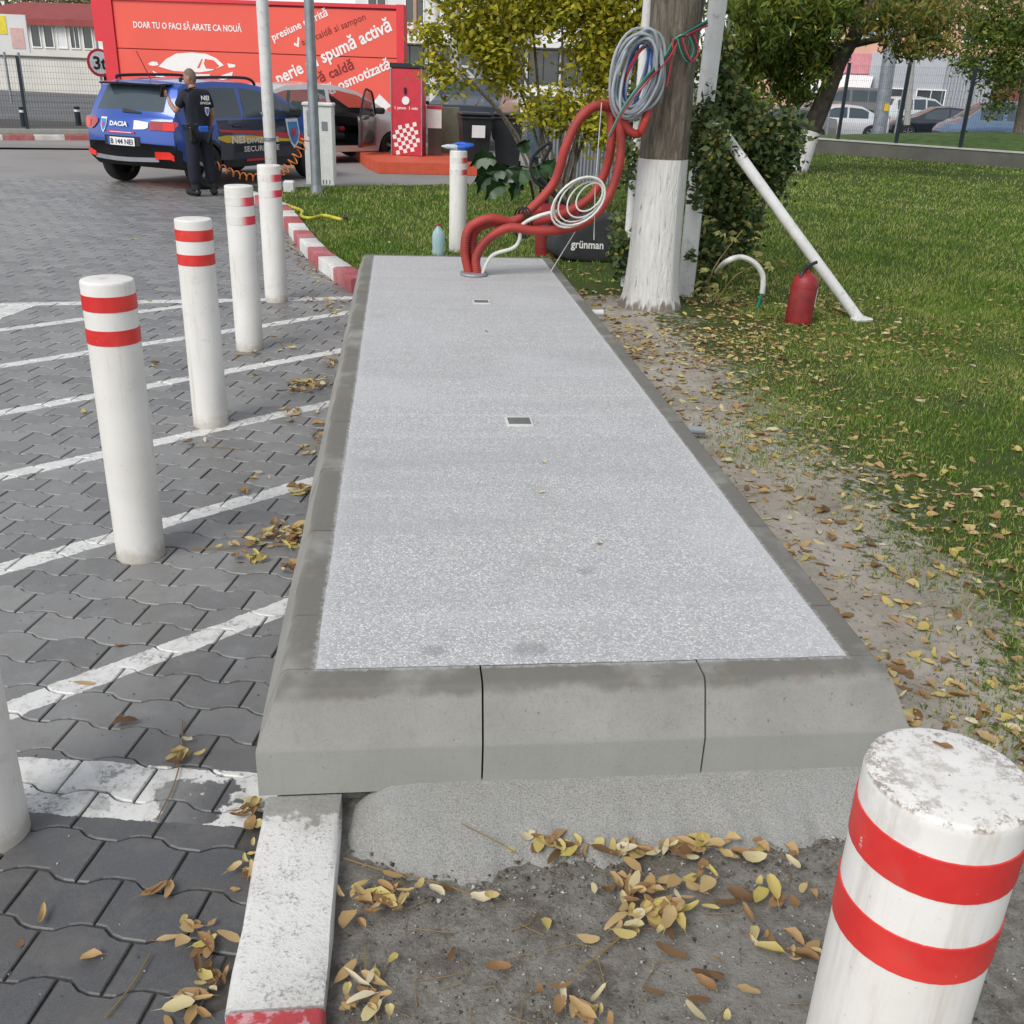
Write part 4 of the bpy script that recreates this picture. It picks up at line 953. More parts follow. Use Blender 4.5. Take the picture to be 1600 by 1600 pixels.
simple('olive_panel', (.13, .14, .09), .6); o = MB().box((1.02, 22.3, .55), (.42, .08, 1.1), bev=.01).obj('service_panel', MATS['olive_panel']); tag(o, 'olive grey upright panel between pump and waste bins', 'panel')

# cabinet and poles in the lawn
cb = empty('utility_cabinet', (-1.25, 16.75, 0), 'white upright utility cabinet behind the thin grey pole', 'cabinet', rz=R_(-4))
MB().box((0, 0, .62), (.44, .30, 1.16), bev=.015).obj('cabinet_body', MATS['cabinet_white'], cb)
MB().box((0, -.005, 1.225), (.47, .34, .05), bev=.012).obj('roof', MATS['cabinet_white'], cb); MB().box((0, 0, .02), (.43, .29, .06)).obj('plinth', MATS['concrete_pale'], cb)
MB().box((.10, -.155, .92), (.09, .012, .13), bev=.004).obj('lock_plate', MATS['galv_sheet'], cb)
for k in range(3): MB().box((.05 + k * .05, -.152, .10), (.012, .006, .06)).obj('vent', MATS['plastic_black'], cb)
def pole(name, pts, r, mat, label, cat='pole', n=14, extra=None):
    e = empty(name, pts[0], label, cat); MB().tube(pts, r, n).obj('shaft', mat, e, True, True)
    if extra: extra(e)
    return e
pole('lamp_pole', [(-1.245, 15.63, -.05), (-1.245, 15.63, 6.5)], [.075, .062], MATS['galvanised'], 'thin galvanised grey pole standing in the lawn before the white cabinet',
     extra=lambda e: (MB().lathe([(.085, 0), (.085, .03), (.10, .05), (.075, .20)], 14, (0, 0, 0)).obj('foot', MATS['galvanised'], e, True), MB().box((-.07, -.02, 1.05), (.05, .05, .36), bev=.01).obj('inspection_cover', MATS['galvanised'], e)))
pole('white_pole', [(-1.92, 15.9, -.05), (-1.9, 15.9, 6.0)], .085, MATS['pipe_white'], 'slender white pole behind the farthest bollard',
     extra=lambda e: (MB().box((-.085, -.03, 1.15), (.03, .05, .03)).obj('bolt', MATS['galvanised'], e), MB().lathe([(.10, .78), (.10, .82)], 14, (0, 0, 0)).obj('collar', MATS['galvanised'], e, True)))
pole('white_pole', [(1.08, 34, 0), (1.05, 34, 7.5)], .16, MATS['pipe_white'], 'white pole rising behind the red pump')
pole('concrete_pole', [(2.0, 38, 0), (1.8, 38, 8)], .2, MATS['concrete_pale'], 'beige slim concrete pole right of the red pump')
pole('lamp_pole', [(3.05, 40, 0), (3.0, 40, 9)], .34, MATS['galvanised'], 'thick steel grey pole behind the waste bins')
# waste bins
def bin_(loc, rz, label, white):
    e = empty('waste_bin', loc, label, 'bin', 'black wheeled waste bins', rz)
    b = MB(); lo, hi = (.22, .24), (.29, .33); V = [(-lo[0], -lo[1], .06), (lo[0], -lo[1], .06), (lo[0], lo[1], .06), (-lo[0], lo[1], .06), (-hi[0], -hi[1], 1.0), (hi[0], -hi[1], 1.0), (hi[0], hi[1], 1.0), (-hi[0], hi[1], 1.0)]
    b.add(V, [(3, 2, 1, 0), (4, 5, 6, 7), (0, 1, 5, 4), (1, 2, 6, 5), (2, 3, 7, 6), (3, 0, 4, 7)]); b.obj('bin_body', MATS['plastic_black'], e)
    MB().box((0, 0, .985), (.63, .71, .04), bev=.01).obj('rim', MATS['plastic_black'], e)
    MB().box((0, .02, 1.045), (.62, .70, .06), bev=.025).obj('lid', MATS['plastic_black'], e)
    for sx in (-1, 1): MB().lathe([(.001, -.03), (.09, -.03), (.09, .03), (.001, .03)], 16, (0, 0, 0), 'y', False).obj('wheel', MATS['rubber_black'], e, True, loc=(sx * .24, .27, .09), rot=(0, 0, R_(90)))
    if white: MB().box((0.02, -.318, .78), (.25, .006, .22)).obj('label_sheet', MATS['letter_white'], e, loc=(0, .012, 0)).rotation_euler = (R_(5), 0, 0)
    return e
bin_((1.42, 20.4, 0), R_(4), 'black wheeled bin with a white sheet stuck on its front', True)
bin_((2.10, 20.75, 0), R_(-6), 'plain black wheeled bin right of the one with white sheet', False)
fp = MB(); n = 46; e0, e1 = Vector((2.43, 17.9, 0)), Vector((3.9, 18.3, 0))
for k in range(n):
    a = e0 + (e1 - e0) * (k / n); b = e0 + (e1 - e0) * ((k + 1) / n); d = (.0 if k % 2 else .03)
    fp.add([a + Vector((0, -d, 0)), b + Vector((0, -(.03 - d), 0)), b + Vector((0, -(.03 - d), 1.35)), a + Vector((0, -d, 1.35))], [(0, 1, 2, 3)])
o = fp.obj('corrugated_sheet', MATS['galv_sheet']); md = o.modifiers.new('s', 'SOLIDIFY'); md.thickness = .004; tag(o, 'grey corrugated metal sheet standing behind the yellow shrub', 'metal sheet')
simple('teal_bin', (.06, .10, .13), .5); c4 = empty('waste_container', (3.05, 22.6, 0), 'blue-grey waste container right of the black bins', 'container')
MB().box((0, 0, .72), (.62, .8, 1.14), bev=.03).obj('container_body', MATS['teal_bin'], c4); MB().box((0, 0, 1.33), (.68, .86, .08), bev=.03).obj('lid', MATS['teal_bin'], c4)
for sx in (-1, 1): MB().lathe([(.001, -.03), (.1, -.03), (.1, .03), (.001, .03)], 14, (sx * .22, -.33, .1), 'y', False).obj('wheel', MATS['rubber_black'], c4, True)
MB().box((-.12, -.405, 1.1), (.12, .01, .26)).obj('label_sheet', MATS['letter_white'], c4)

# ================================================================== BUILDINGS
def facade(e, M4, w, h, mat, depth=1.0):
    """box wall in local frame M4: x along, y depth (away), z up"""
    return MB().box((w / 2, depth / 2, h / 2), (w, depth, h), M=M4).obj('wall', mat, e, world=True)
def win(e, M4, x, z, w, h, glass='window_glass', frame='cabinet_white', bars=1, ft=.07):
    f = MB(); f.box((x + w / 2, -.02, z - ft / 2), (w + 2 * ft, .10, ft), M=M4); f.box((x + w / 2, -.02, z + h + ft / 2), (w + 2 * ft, .10, ft), M=M4)
    for q in (x - ft / 2, x + w + ft / 2): f.box((q, -.02, z + h / 2), (ft, .10, h), M=M4)
    for k in range(bars): f.box((x + w * (k + 1) / (bars + 1), -.015, z + h / 2), (ft * .7, .08, h), M=M4)
    fo = f.obj('window', MATS[frame], e, world=True)
    g = MB().box((x + w / 2, -.005, z + h / 2), (w, .03, h), M=M4).obj('pane', MATS[glass], fo); return fo
def frame4(o, dirx):
    d = Vector((dirx[0], dirx[1], 0)).normalized(); n = Vector((-d.y, d.x, 0))
    return Matrix(((d.x, n.x, 0, o[0]), (d.y, n.y, 0, o[1]), (0, 0, 1, o[2]), (0, 0, 0, 1)))
simple('render_cream', (.60, .58, .53), .85, var=.08, scale=.4, grime=.15); simple('render_white', (.68, .68, .66), .85, var=.06, scale=.5, grime=.1); simple('render_pink', (.62, .36, .27), .85, var=.08, scale=.6)
simple('render_grey', (.40, .42, .45), .7, var=.05); simple('roof_red', (.26, .05, .045), .7, var=.15, scale=2); simple('trim_brown', (.42, .25, .16), .8); simple('awning_white', (.75, .75, .75), .6, var=.05)
simple('brick_dark', (.16, .05, .04), .85, var=.2, scale=3); simple('sign_pink', (.55, .22, .25), .6); simple('poster_yellow', (.75, .62, .05), .5); simple('poster_pink', (.62, .40, .36), .5); simple('roof_sheet', (.45, .10, .11), .5, var=.1)
# pale low building on the left
a = A(-60, 128, 78); b = A(172, 140, 74); M4 = frame4((a.x, a.y, -.3), (b.x - a.x, b.y - a.y)); Wd = (Vector((b.x, b.y, 0)) - Vector((a.x, a.y, 0))).length
e = empty('low_building', (a.x, a.y, 0), 'pale two-storey building with red roof and a row of windows', 'building')
facade(e, M4, Wd + 3, 4.45, MATS['render_cream'], 8)
MB().box((Wd / 2 + 1.5, -.03, 2.15), (Wd + 3.02, .12, .12), M=M4).obj('ledge', MATS['concrete_wall'], e, world=True)
x0 = 4.2
for k in range(8):
    win(e, M4, x0 + k * .98, 2.78, .62, 1.25, 'window_glass' if k not in (4, 7) else 'render_white', bars=0 if k != 5 else 1)
ro = MB(); p = lambda x, y, z: M4 @ Vector((x, y, z))
ro.add([p(-.3, -.5, 4.45), p(Wd + 3.3, -.5, 4.45), p(Wd + 3.3, 8, 4.45), p(-.3, 8, 4.45), p(3, 3.5, 5.6), p(Wd, 3.5, 5.6), p(-.3, -.5, 4.05), p(Wd + 3.3, -.5, 4.05)], [(0, 1, 5, 4), (1, 2, 5), (2, 3, 4, 5), (3, 0, 4), (6, 7, 1, 0)])
ro.obj('roof', MATS['roof_red'], e, world=True)
ac = MB().box((11.2, -.25, 2.45), (.62, .36, .5), bev=.03, M=M4).obj('air_conditioner', MATS['cabinet_white'], e, world=True)
MB().tube([p(12.9, -.08, .1), p(12.9, -.08, 4.2)], .06, 8).obj('drainpipe', MATS['galvanised'], e, world=True)
MB().box((1.8, -.06, 1.1), (1.0, .14, 2.1), M=M4).obj('door', MATS['plastic_black'], e, world=True)
# white apartment block behind the pump
a = A(560, 205, 72); b = A(1010, 222, 66); M4 = frame4((a.x, a.y, -.3), (b.x - a.x, b.y - a.y)); Wd = (Vector((b.x, b.y, 0)) - Vector((a.x, a.y, 0))).length
e = empty('apartment_block', (a.x, a.y, 0), 'white apartment block with shops on the ground floor behind the pump', 'building')
facade(e, M4, Wd, 14, MATS['render_white'], 10); p = lambda x, y, z: M4 @ Vector((x, y, z))
MB().box((Wd / 2, -.35, 3.95), (Wd, .7, .3), M=M4).obj('canopy', MATS['render_white'], e, world=True)
for k in range(9): win(e, M4, .5 + k * 2.2, 1.75, 1.85, 1.9, bars=1, frame='dark_steel')
for k in range(9): MB().box((1.4 + k * 2.2, -.10, 1.30), (2.0, .12, .55), M=M4).obj('shop_sign', MATS[['render_grey', 'sign_pink', 'render_grey', 'cable_blue', 'render_grey', 'cabinet_white'][k % 6]], e, world=True)
for fl in range(3):
    for k in range(8): win(e, M4, .9 + k * 2.5, 5.0 + fl * 3.0, 1.15, 1.45, bars=1)
for k in range(3):
    t = MB(); t.box((4.0 + k * 6.5, -.05, 5.6), (.22, .08, 2.4), M=M4); t.obj('trim', MATS['trim_brown'], e, world=True)
    MB().box((2.4 + k * 6.5, -.05, 4.52), (3.0, .08, .22), M=M4).obj('trim', MATS['trim_brown'], e, world=True)
bal = MB(); bal.box((9.5, -.6, 5.0), (4.0, 1.2, 1.0), M=M4); bal.obj('balcony', MATS['concrete_pale'], e, world=True)
lettering('sign_text', 'auto', MATS['decal_red'], e, lambda x, y: p(3.2 + x, -.17, 1.15 + y), .03, .9, .42, True)
# pink building on the right
a = A(1100, 185, 66); b = A(1680, 230, 56); M4 = frame4((a.x, a.y, -.9), (b.x - a.x, b.y - a.y)); Wd = (Vector((b.x, b.y, 0)) - Vector((a.x, a.y, 0))).length
e = empty('shop_building', (a.x, a.y, 0), 'pink rendered building with grey shop fronts and an awning beyond the parked cars', 'building')
facade(e, M4, Wd, 13, MATS['render_pink'], 10); p = lambda x, y, z: M4 @ Vector((x, y, z))
xs_ = lambda px: (px - 1100) / 580 * Wd
MB().box((xs_(1385) + 3.6, -.12, 2.35), (9.0, .24, 4.7), M=M4).obj('shop_front', MATS['render_grey'], e, world=True)
M5 = M4 @ Matrix.Translation((0, -.26, 0))
win(e, M5, xs_(1384), .5, 1.35, 2.3, 'window_glass', bars=0); win(e, M5, xs_(1438), .5, 1.5, 2.3, 'window_glass', bars=1, frame='cabinet_white')
win(e, M5, xs_(1420), .3, .5, 2.1, 'plastic_black', bars=0); win(e, M5, xs_(1502), .9, .6, .8, 'plastic_black', bars=0)
rb = MB()
for k in range(20): rb.box((xs_(1475) + k * .17, -.27, 2.3), (.05, .05, 4.4), M=M4)
tag(rb.obj('cladding_ribs', MATS['galv_sheet'], e, world=True), kind='stuff')
MB().box((xs_(1600), -.16, 1.9), (4.0, .3, 3.8), M=M4).obj('brick_bay', MATS['brick_dark'], e, world=True)
for fl in range(2):
    for k in range(8): win(e, M4, .8 + k * 2.7, 5.5 + fl * 3.2, 1.15, 1.5, bars=1, ft=.14)
MB().box((xs_(1300), -.08, 4.1), (6.4, .16, 1.1), M=M4).obj('fascia', MATS['sign_pink'], e, world=True)
aw = MB(); x0, x1 = xs_(1250), xs_(1368); aw.add([p(x0, -.1, 3.5), p(x1, -.1, 3.5), p(x1, -1.9, 2.75), p(x0, -1.9, 2.75), p(x0, -1.9, 2.45), p(x1, -1.9, 2.45)], [(0, 1, 2, 3), (3, 2, 5, 4)]); aw.obj('awning', MATS['awning_white'], e, world=True)
MB().box(((x0 + x1) / 2, -.05, 1.2), (x1 - x0, .1, 2.3), M=M4).obj('shop_opening', MATS['plastic_black'], e, world=True)
MB().box((xs_(1530), -.5, 9.0), (7, .8, 1.4), M=M4).obj('roof_band', MATS['roof_sheet'], e, world=True)

# ================================================================== FENCES, WALL, SIGNS
def mesh_panel(a, b, h, n, name, parent, mat, rows=8, r=.0028, z0=.1):
    m = MB()
    for k in range(n + 1): q = a + (b - a) * (k / n); m.bar(q + Vector((0, 0, z0)), q + Vector((0, 0, h)), r * 2)
    for k in range(rows): z = z0 + (h - z0) * k / (rows - 1); m.bar(a + Vector((0, 0, z)), b + Vector((0, 0, z)), r * 2)
    return m.obj(name, mat, parent, world=True)
lf = empty('mesh_fence', (-11, 25.3, 0), 'dark green wire mesh fence behind the striped kerb on the left', 'fence')
o0 = p0 + nk * 1.25 + Vector((0, 0, .14)); posts = [o0 + dk * s for s in (.6, 2.9, 5.4, 7.9)]
for q in posts: MB().bar(q, q + Vector((0, 0, 1.62)), .06).obj('post', MATS['dark_steel'], lf, world=True)
for i in range(3): mesh_panel(posts[i], posts[i + 1], 1.55, 40, 'wire_panel', lf, MATS['dark_steel'], 12, .002)
# concrete wall on the right with fence
wa = Vector((11.4, 30.0, 0)); wb = Vector((19.5, 22.35, 0)); wd = (wb - wa).normalized()
wl = MB().bar(wa + Vector((0, 0, .19)), wb + Vector((0, 0, .17)), .25, .42); o = wl.obj('retaining_wall', MATS['concrete_wall']); tag(o, 'low dark concrete retaining wall edging the lawn on the right', 'wall')
cp = MB().bar(wa + Vector((0, 0, .42)), wb + Vector((0, 0, .40)), .30, .035); cp.obj('coping', MATS['concrete_pale'], o)
rf = empty('mesh_fence', wa, 'dark steel mesh fence with tall posts on the concrete wall', 'fence')
pq = [wa + wd * s for s in (1.35, 3.0, 4.70, 6.6)]
for q in pq: MB().bar(q + Vector((0, 0, .42)), q + Vector((0, 0, 2.42)), .075).obj('post', MATS['dark_steel'], rf, world=True)
for i in range(3): mesh_panel(pq[i], pq[i + 1], 2.35, 30, 'wire_panel', rf, MATS['dark_steel'], 11, .0016, .5)
# raised turf behind it
V = []; F = []; wn = Vector((-wd.y, wd.x, 0)); wn = wn if wn.y > 0 else -wn
for i in range(25):
    for j in range(9):
        q = wa + wd * (-.2 + i * .5) + wn * (.14 + j * .55); s_ = i / 24
        V.append((q.x, q.y, .36 + .42 * math.sin(min(1, j / 5) * 1.57) * min(1, s_ * 2.2 + .12) - max(0, j - 6) * .25))
F = [(i * 9 + j, (i + 1) * 9 + j, (i + 1) * 9 + j + 1, i * 9 + j + 1) for i in range(24) for j in range(8)]
simple('turf_far', (.055, .105, .018), .9, var=.3, scale=4, bump=.4, bscale=80); struct(link('raised_lawn', mesh(V, F, True), MATS['turf_far']))
pole('concrete_pole', [A(1372, 216, 37), A(1395, 0, 37) + Vector((0, 0, 5))], [.25, .22], MATS['galvanised'], 'stout grey concrete lamp pole behind the parked white saloon',
     extra=lambda e: MB().box((0, -.24, 1.05), (.16, .06, .26)).obj('yellow_tag', MATS['decal_yellow'], e))
pole('white_pole', [A(1417, 195, 38), A(1427, 60, 38), A(1434, 0, 38) + Vector((0, 0, 4))], .12, MATS['concrete_pale'], 'slim pale pole between the stout pole and second fence post')
pole('sign_post', [A(1291, 216, 40), A(1301, 130, 40)], .045, MATS['galvanised'], 'thin grey post in front of the white saloon')
pole('sign_post', [A(1398, 208, 41), A(1412, 140, 41)], .04, MATS['galvanised'], 'thin grey post in front of the black saloon')
# round sign, billboard, short bollards on the left
sg = empty('road_sign', (A(156, 98, 33).x, 33, 0), 'round white weight-limit sign with red rim by the red wall', 'sign')
c = A(156, 98, 33); rr_ = .38; sg.rotation_euler = (0, 0, R_(38))
MB().tube([(0, .04, 0), (0, .04, 3.2)], .035, 8).obj('post', MATS['galvanised'], sg, True)
MB().lathe([(.001, -.012), (rr_, -.012), (rr_, .012), (.001, .012)], 28, (0, 0, c.z), 'y', False).obj('rim', MATS['decal_red'], sg, True)
fc = MB().lathe([(.001, -.004), (rr_ * .8, -.004), (rr_ * .8, .004), (.001, .004)], 28, (0, -.016, c.z), 'y', False).obj('face', MATS['decal_white'], sg, True)
lettering('number', '3t', MATS['plastic_black'], fc, lambda x, y: (-.2 + x, -.025, c.z - .17 + y), .03, .40, .48)
bb = empty('billboard', (A(15, 120, 55).x, 55, 0), 'white poster board with yellow and pink print at left edge', 'billboard')
c = A(12, 52, 55); MB().box((c.x, 55, c.z), (1.85, .12, 1.65)).obj('board', MATS['render_white'], bb, world=True)
MB().box((c.x - .35, 54.93, c.z + .35), (.75, .02, .8)).obj('print_patch', MATS['poster_yellow'], bb, world=True); MB().box((c.x + .45, 54.93, c.z - .2), (.6, .02, .9)).obj('print_patch', MATS['poster_pink'], bb, world=True)
for sx in (-.3, .35): MB().tube([(c.x + sx, 55, -.3), (c.x + sx, 55, c.z)], .06, 8).obj('leg', MATS['galvanised'], bb, world=True)
for px, lab in ((39, 'short black post with pale band behind the left fence'), (124, 'short black post with pale band nearest the blue car')):
    q = A(px, 203, 30.5 if px < 100 else 32); e = empty('short_post', (q.x, q.y, 0), lab, 'post', 'short posts along the road')
    MB().lathe([(.08, 0), (.08, .5), (.001, .5)], 14, (0, 0, 0)).obj('shaft', MATS['dark_steel'], e, True); MB().lathe([(.082, .36), (.082, .42)], 14, (0, 0, 0), cap=False).obj('band', MATS['decal_white'], e, True)

# ================================================================== PERSON
def person():
    f = A(318, 303, 15.15); e = empty('person', (f.x, f.y, 0), 'person in navy uniform seen from behind photographing beside blue car', 'person', rz=R_(32)); e.scale = (.86, .92, .965)
    J = dict(pel=(0, 0, .93), waist=(0, 0, 1.06), chest=(-.02, .01, 1.27), neckb=(-.03, .01, 1.43), 
             hipL=(-.10, .0, .88), kneeL=(-.13, -.01, .48), ankL=(-.12, .02, .10), hipR=(.10, .0, .88), kneeR=(.15, .05, .48), ankR=(.21, .06, .10),
             shL=(-.20, .01, 1.38), elL=(-.30, .08, 1.14), shR=(.19, .01, 1.38), elR=(.25, -.02, 1.12))
    def skin(name, chains, rad, mat, root, lv=2):
        idx = {}; V = []; E = []; Rr = []
        for ch in chains:
            for a, b in zip(ch[:-1], ch[1:]):
                for k in (a, b):
                    if k not in idx: idx[k] = len(V); V.append(JJ[k]); Rr.append(rad[k])
                E.append((idx[a], idx[b]))
        me = bpy.data.meshes.new(name); me.from_pydata(V, E, []); o = link(name, me, mat, e)
        m = o.modifiers.new('skin', 'SKIN'); m.use_smooth_shade = True
        for i, v in enumerate(me.skin_vertices[0].data):
            v.radius = Rr[i] if hasattr(Rr[i], '__len__') else (Rr[i], Rr[i]); v.use_root = (i == idx[root])
        sb = o.modifiers.new('sub', 'SUBSURF'); sb.levels = sb.render_levels = lv
        return o
    JJ = dict(J)
    JJ.update(hand_l=(-.33, .27, 1.34), wr_l=(-.34, .22, 1.27), wr_r=(.23, .10, .93), hand_r=(.22, .14, .86), neck=(-.035, .015, 1.48), head0=(-.045, .02, 1.53))
    # body: one continuous figure, shirt-coloured; clothes over it
    skin('body', [['pel', 'waist', 'chest', 'neckb', 'neck', 'head0'], ['chest', 'shL', 'elL', 'wr_l', 'hand_l'], ['chest', 'shR', 'elR', 'wr_r', 'hand_r'], ['pel', 'hipL', 'kneeL', 'ankL'], ['pel', 'hipR', 'kneeR', 'ankR']],
         dict(pel=(.13, .10), waist=(.13, .10), chest=(.15, .11), neckb=.075, neck=.06, head0=.06, shL=.068, elL=.044, wr_l=.034, hand_l=.03, shR=.068, elR=.044, wr_r=.034, hand_r=.03, hipL=.09, kneeL=.06, ankL=.045, hipR=.09, kneeR=.06, ankR=.045), MATS['skin'], 'pel')
    JJ['slL'] = tuple(Vector(J['shL']).lerp(Vector(J['elL']), .75)); JJ['slR'] = tuple(Vector(J['shR']).lerp(Vector(J['elR']), .75)); JJ['hem'] = (0, 0, .92); JJ['collar'] = (-.035, .012, 1.485)
    shirt = skin('shirt', [['hem', 'waist', 'chest', 'neckb', 'collar'], ['chest', 'shL', 'slL'], ['chest', 'shR', 'slR']], dict(hem=(.175, .14), waist=(.175, .145), chest=(.20, .165), neckb=(.14, .12), collar=.085, shL=.09, slL=.072, shR=.09, slR=.072), MATS['navy_cloth'], 'waist')
    JJ['ankL2'] = (-.12, .02, .14); JJ['ankR2'] = (.21, .06, .14)
    skin('trousers', [['pel', 'hipL', 'kneeL', 'ankL2'], ['pel', 'hipR', 'kneeR', 'ankR2']], dict(pel=(.175, .13), hipL=.13, kneeL=.105, ankL2=.10, hipR=.13, kneeR=.105, ankR2=.10), MATS['navy_trousers'], 'pel')
    for sx, a, t in ((-1, (-.12, .02), -.25), (1, (.21, .06), .35)):
        b = MB(); b.box((0, .06, .055), (.12, .32, .09), bev=.035); b.box((0, .0, .14), (.12, .15, .18), bev=.04); b.obj('boot', MATS['leather_black'], e, loc=(a[0], a[1], 0), rot=(0, 0, -t))
    # head turned to the left
    hd = MB(); V = []; n1, n2 = 14, 20
    for i in range(n1 + 1):
        th = math.pi * i / n1
        for k in range(n2):
            ph = 2 * math.pi * k / n2; x, y, z = math.sin(th) * math.cos(ph), math.sin(th) * math.sin(ph), math.cos(th)
            w = .078 * (1 - .18 * max(0, -z)); d = .098
            V.append((x * w, y * d + (.012 if z < -.3 and y > 0 else 0), z * .118))
    F = [(i * n2 + k, i * n2 + (k + 1) % n2, (i + 1) * n2 + (k + 1) % n2, (i + 1) * n2 + k) for i in range(n1) for k in range(n2)]
    hd.add(V, F); hd.add([(-.014, .09, .0), (.014, .09, .0), (0, .122, -.022), (0, .095, .03)], [(0, 2, 3), (1, 3, 2), (0, 1, 2)])
    for sx in (-1, 1): hd.box((sx * .082, -.005, -.005), (.02, .035, .06), bev=.008)
    h = hd.obj('head', MATS['skin'], e, True, loc=(-.05, .03, 1.605), rot=(0, 0, R_(50)))
    for sx in (-1, 1): MB().box((sx * .03, .092, .012), (.022, .008, .010), bev=.003).obj('eye', MATS['leather_black'], h)
    MB().box((0, .096, -.052), (.045, .008, .008), bev=.003).obj('mouth', MATS['hair_grey'], h)
    V2 = [(x * 1.03, y * 1.03, z * 1.03) for x, y, z in V]; F2 = [f for f in F if sum(V[k][2] for k in f) / 4 > .015 - .9 * max(0, -sum(V[k][1] for k in f) / 4) and not (sum(V[k][1] for k in f) / 4 > .05 and sum(V[k][2] for k in f) / 4 < .06)]
    link('hair', mesh(V2, F2, True), MATS['hair_grey'], h)
    # fingers of the raised hand round the phone
    for k in range(4): MB().tube([(-.33 - .012 * k, .27, 1.35 + .012 * k), (-.345, .31, 1.365 + .018 * k), (-.37, .335, 1.36 + .018 * k)], [.011, .010, .008], 6).obj('finger', MATS['skin'], e, True)
    MB().tube([(-.32, .28, 1.34), (-.33, .325, 1.36), (-.35, .35, 1.385)], [.012, .011, .009], 6).obj('finger', MATS['skin'], e, True)
    for k in range(4): MB().tube([(.205 + .014 * k, .15, .85), (.205 + .014 * k, .165, .81), (.205 + .014 * k, .155, .775)], [.010, .009, .008], 6).obj('finger', MATS['skin'], e, True)
    bl = MB(); bl.lathe([(.172, .965), (.176, .97), (.176, 1.005), (.172, 1.01)], 24, (0, 0, 0), cap=False); o = bl.obj('belt', MATS['leather_black'], e, True); o.scale = (1, .78, 1)
    MB().box((.03, -.15, .93), (.16, .03, .09), bev=.015).obj('blue_pouch', MATS['brush_blue'], e); MB().box((-.14, -.12, .86), (.12, .06, .22), bev=.02).obj('holster', MATS['leather_black'], e)
    bk = lambda x0, z0: (lambda x, y: (x0 + x, -.178 + .12 * max(0, z0 + y - 1.30), z0 + y))
    lettering('shirt_text', 'NEI', MATS['letter_white'], shirt, bk(.02, 1.32), .03, .13, .08); lettering('shirt_text', 'DIVIZIA', MATS['letter_white'], shirt, bk(0.0, 1.265), .02, .17, .045)
    shield_decal(lambda x, y, o_: (.10 + x, -.178 - o_ * .5, 1.17 + y), .07, .11, e)
    ph = A(268, 143, 15.4); o = MB().box((0, 0, 0), (.075, .012, .15), bev=.004).obj('phone', MATS['leather_black'], None, loc=(f.x - .49 * .86 * .85 - .09, f.y + .08, 1.36), rot=(.2, .1, R_(60)))
    tag(o, 'black phone held up in the raised hand of the person', 'phone')
person()

# ================================================================== FOLIAGE HELPERS
def leaf_cloud(P, size, aspect=.5, seed=1, droop=0.0, fold=.25):
    """P (n,3) leaf centres -> one mesh of folded diamond leaves (2 quads halves as 2 tris)"""
    r = np.random.default_rng(seed); n = len(P)
    d = r.normal(size=(n, 3)); d[:, 2] = d[:, 2] * .6 - droop; d /= np.linalg.norm(d, axis=1)[:, None]
    q = r.normal(size=(n, 3)); q -= (q * d).sum(1)[:, None] * d; q /= np.linalg.norm(q, axis=1)[:, None]
    nn = np.cross(d, q); s = (size * r.uniform(.6, 1.3, n))[:, None]
    a = P - d * s * .5; b = P + d * s * .5; m = P + nn * s * fold * .3
    l = m + q * s * aspect * .5 - nn * s * fold * .3; rr = m - q * s * aspect * .5 - nn * s * fold * .3
    V = np.stack([a, l, b, rr], 1).reshape(-1, 3); i = np.arange(n)[:, None] * 4
    F = np.concatenate([i + np.array([[0, 1, 2]]), i + np.array([[0, 2, 3]])]); return V, F
def blob_points(blobs, n, seed=1, shell=.55):
    r = np.random.default_rng(seed); w = np.array([b[3] * b[4] * b[5] for b in blobs]); w = w / w.sum(); out = []
    for b, k in zip(blobs, r.multinomial(n, w)):
        v = r.normal(size=(k, 3)); v /= np.linalg.norm(v, axis=1)[:, None]; rad = (shell + (1 - shell) * r.random(k)) ** .6 * (1 + .18 * r.normal(size=k))
        out.append(np.array(b[:3]) + v * rad[:, None] * np.array(b[3:6]))
    P = np.vstack(out)
    # gaps: drop leaves where a smooth field is low
    f = np.sin(P[:, 0] * 5.3 + 1) + np.sin(P[:, 1] * 4.7 + 2) + np.sin(P[:, 2] * 6.1) + np.sin((P[:, 0] + P[:, 2]) * 9)
    return P[f > -1.1 + .9 * r.normal(size=len(P))]
def limbs(e, segs, mat, name='branch', n=7):
    for k, (pts, r0, r1) in enumerate(segs): MB().tube(pts, list(np.linspace(r0, r1, (len(pts) - 1) * 4 + 1)), n, sub=4).obj(name, mat, e, True, True)
island('leaf_yellowgreen', [(0, (.14, .17, .018)), (.35, (.32, .32, .026)), (.7, (.50, .46, .035)), (1, (.60, .48, .06))], .55, .35, nscale=1.2)
island('leaf_dark', [(0, (.035, .065, .02)), (.5, (.075, .12, .038)), (.85, (.15, .19, .06)), (1, (.32, .27, .06))], .45, .2, nscale=2.0)
island('leaf_green', [(0, (.05, .095, .018)), (.5, (.11, .17, .03)), (.85, (.22, .25, .035)), (1, (.38, .32, .04))], .5, .35, nscale=.8)
island('leaf_autumn', [(0, (.06, .10, .02)), (.45, (.12, .16, .03)), (.75, (.24, .21, .04)), (1, (.34, .20, .05))], .55, .35, nscale=.7)
island('leaf_far', [(0, (.10, .10, .05)), (.5, (.20, .18, .09)), (1, (.30, .25, .10))], .7, .2, nscale=.15)
island('leaf_creeper', [(0, (.16, .22, .07)), (.5, (.32, .34, .14)), (1, (.48, .40, .12))], .5, .3)
island('grass_blade', [(0, (.065, .15, .016)), (.35, (.125, .24, .026)), (.65, (.24, .34, .05)), (1, (.50, .46, .19))], .6, .35, nscale=.8, noise=.55)
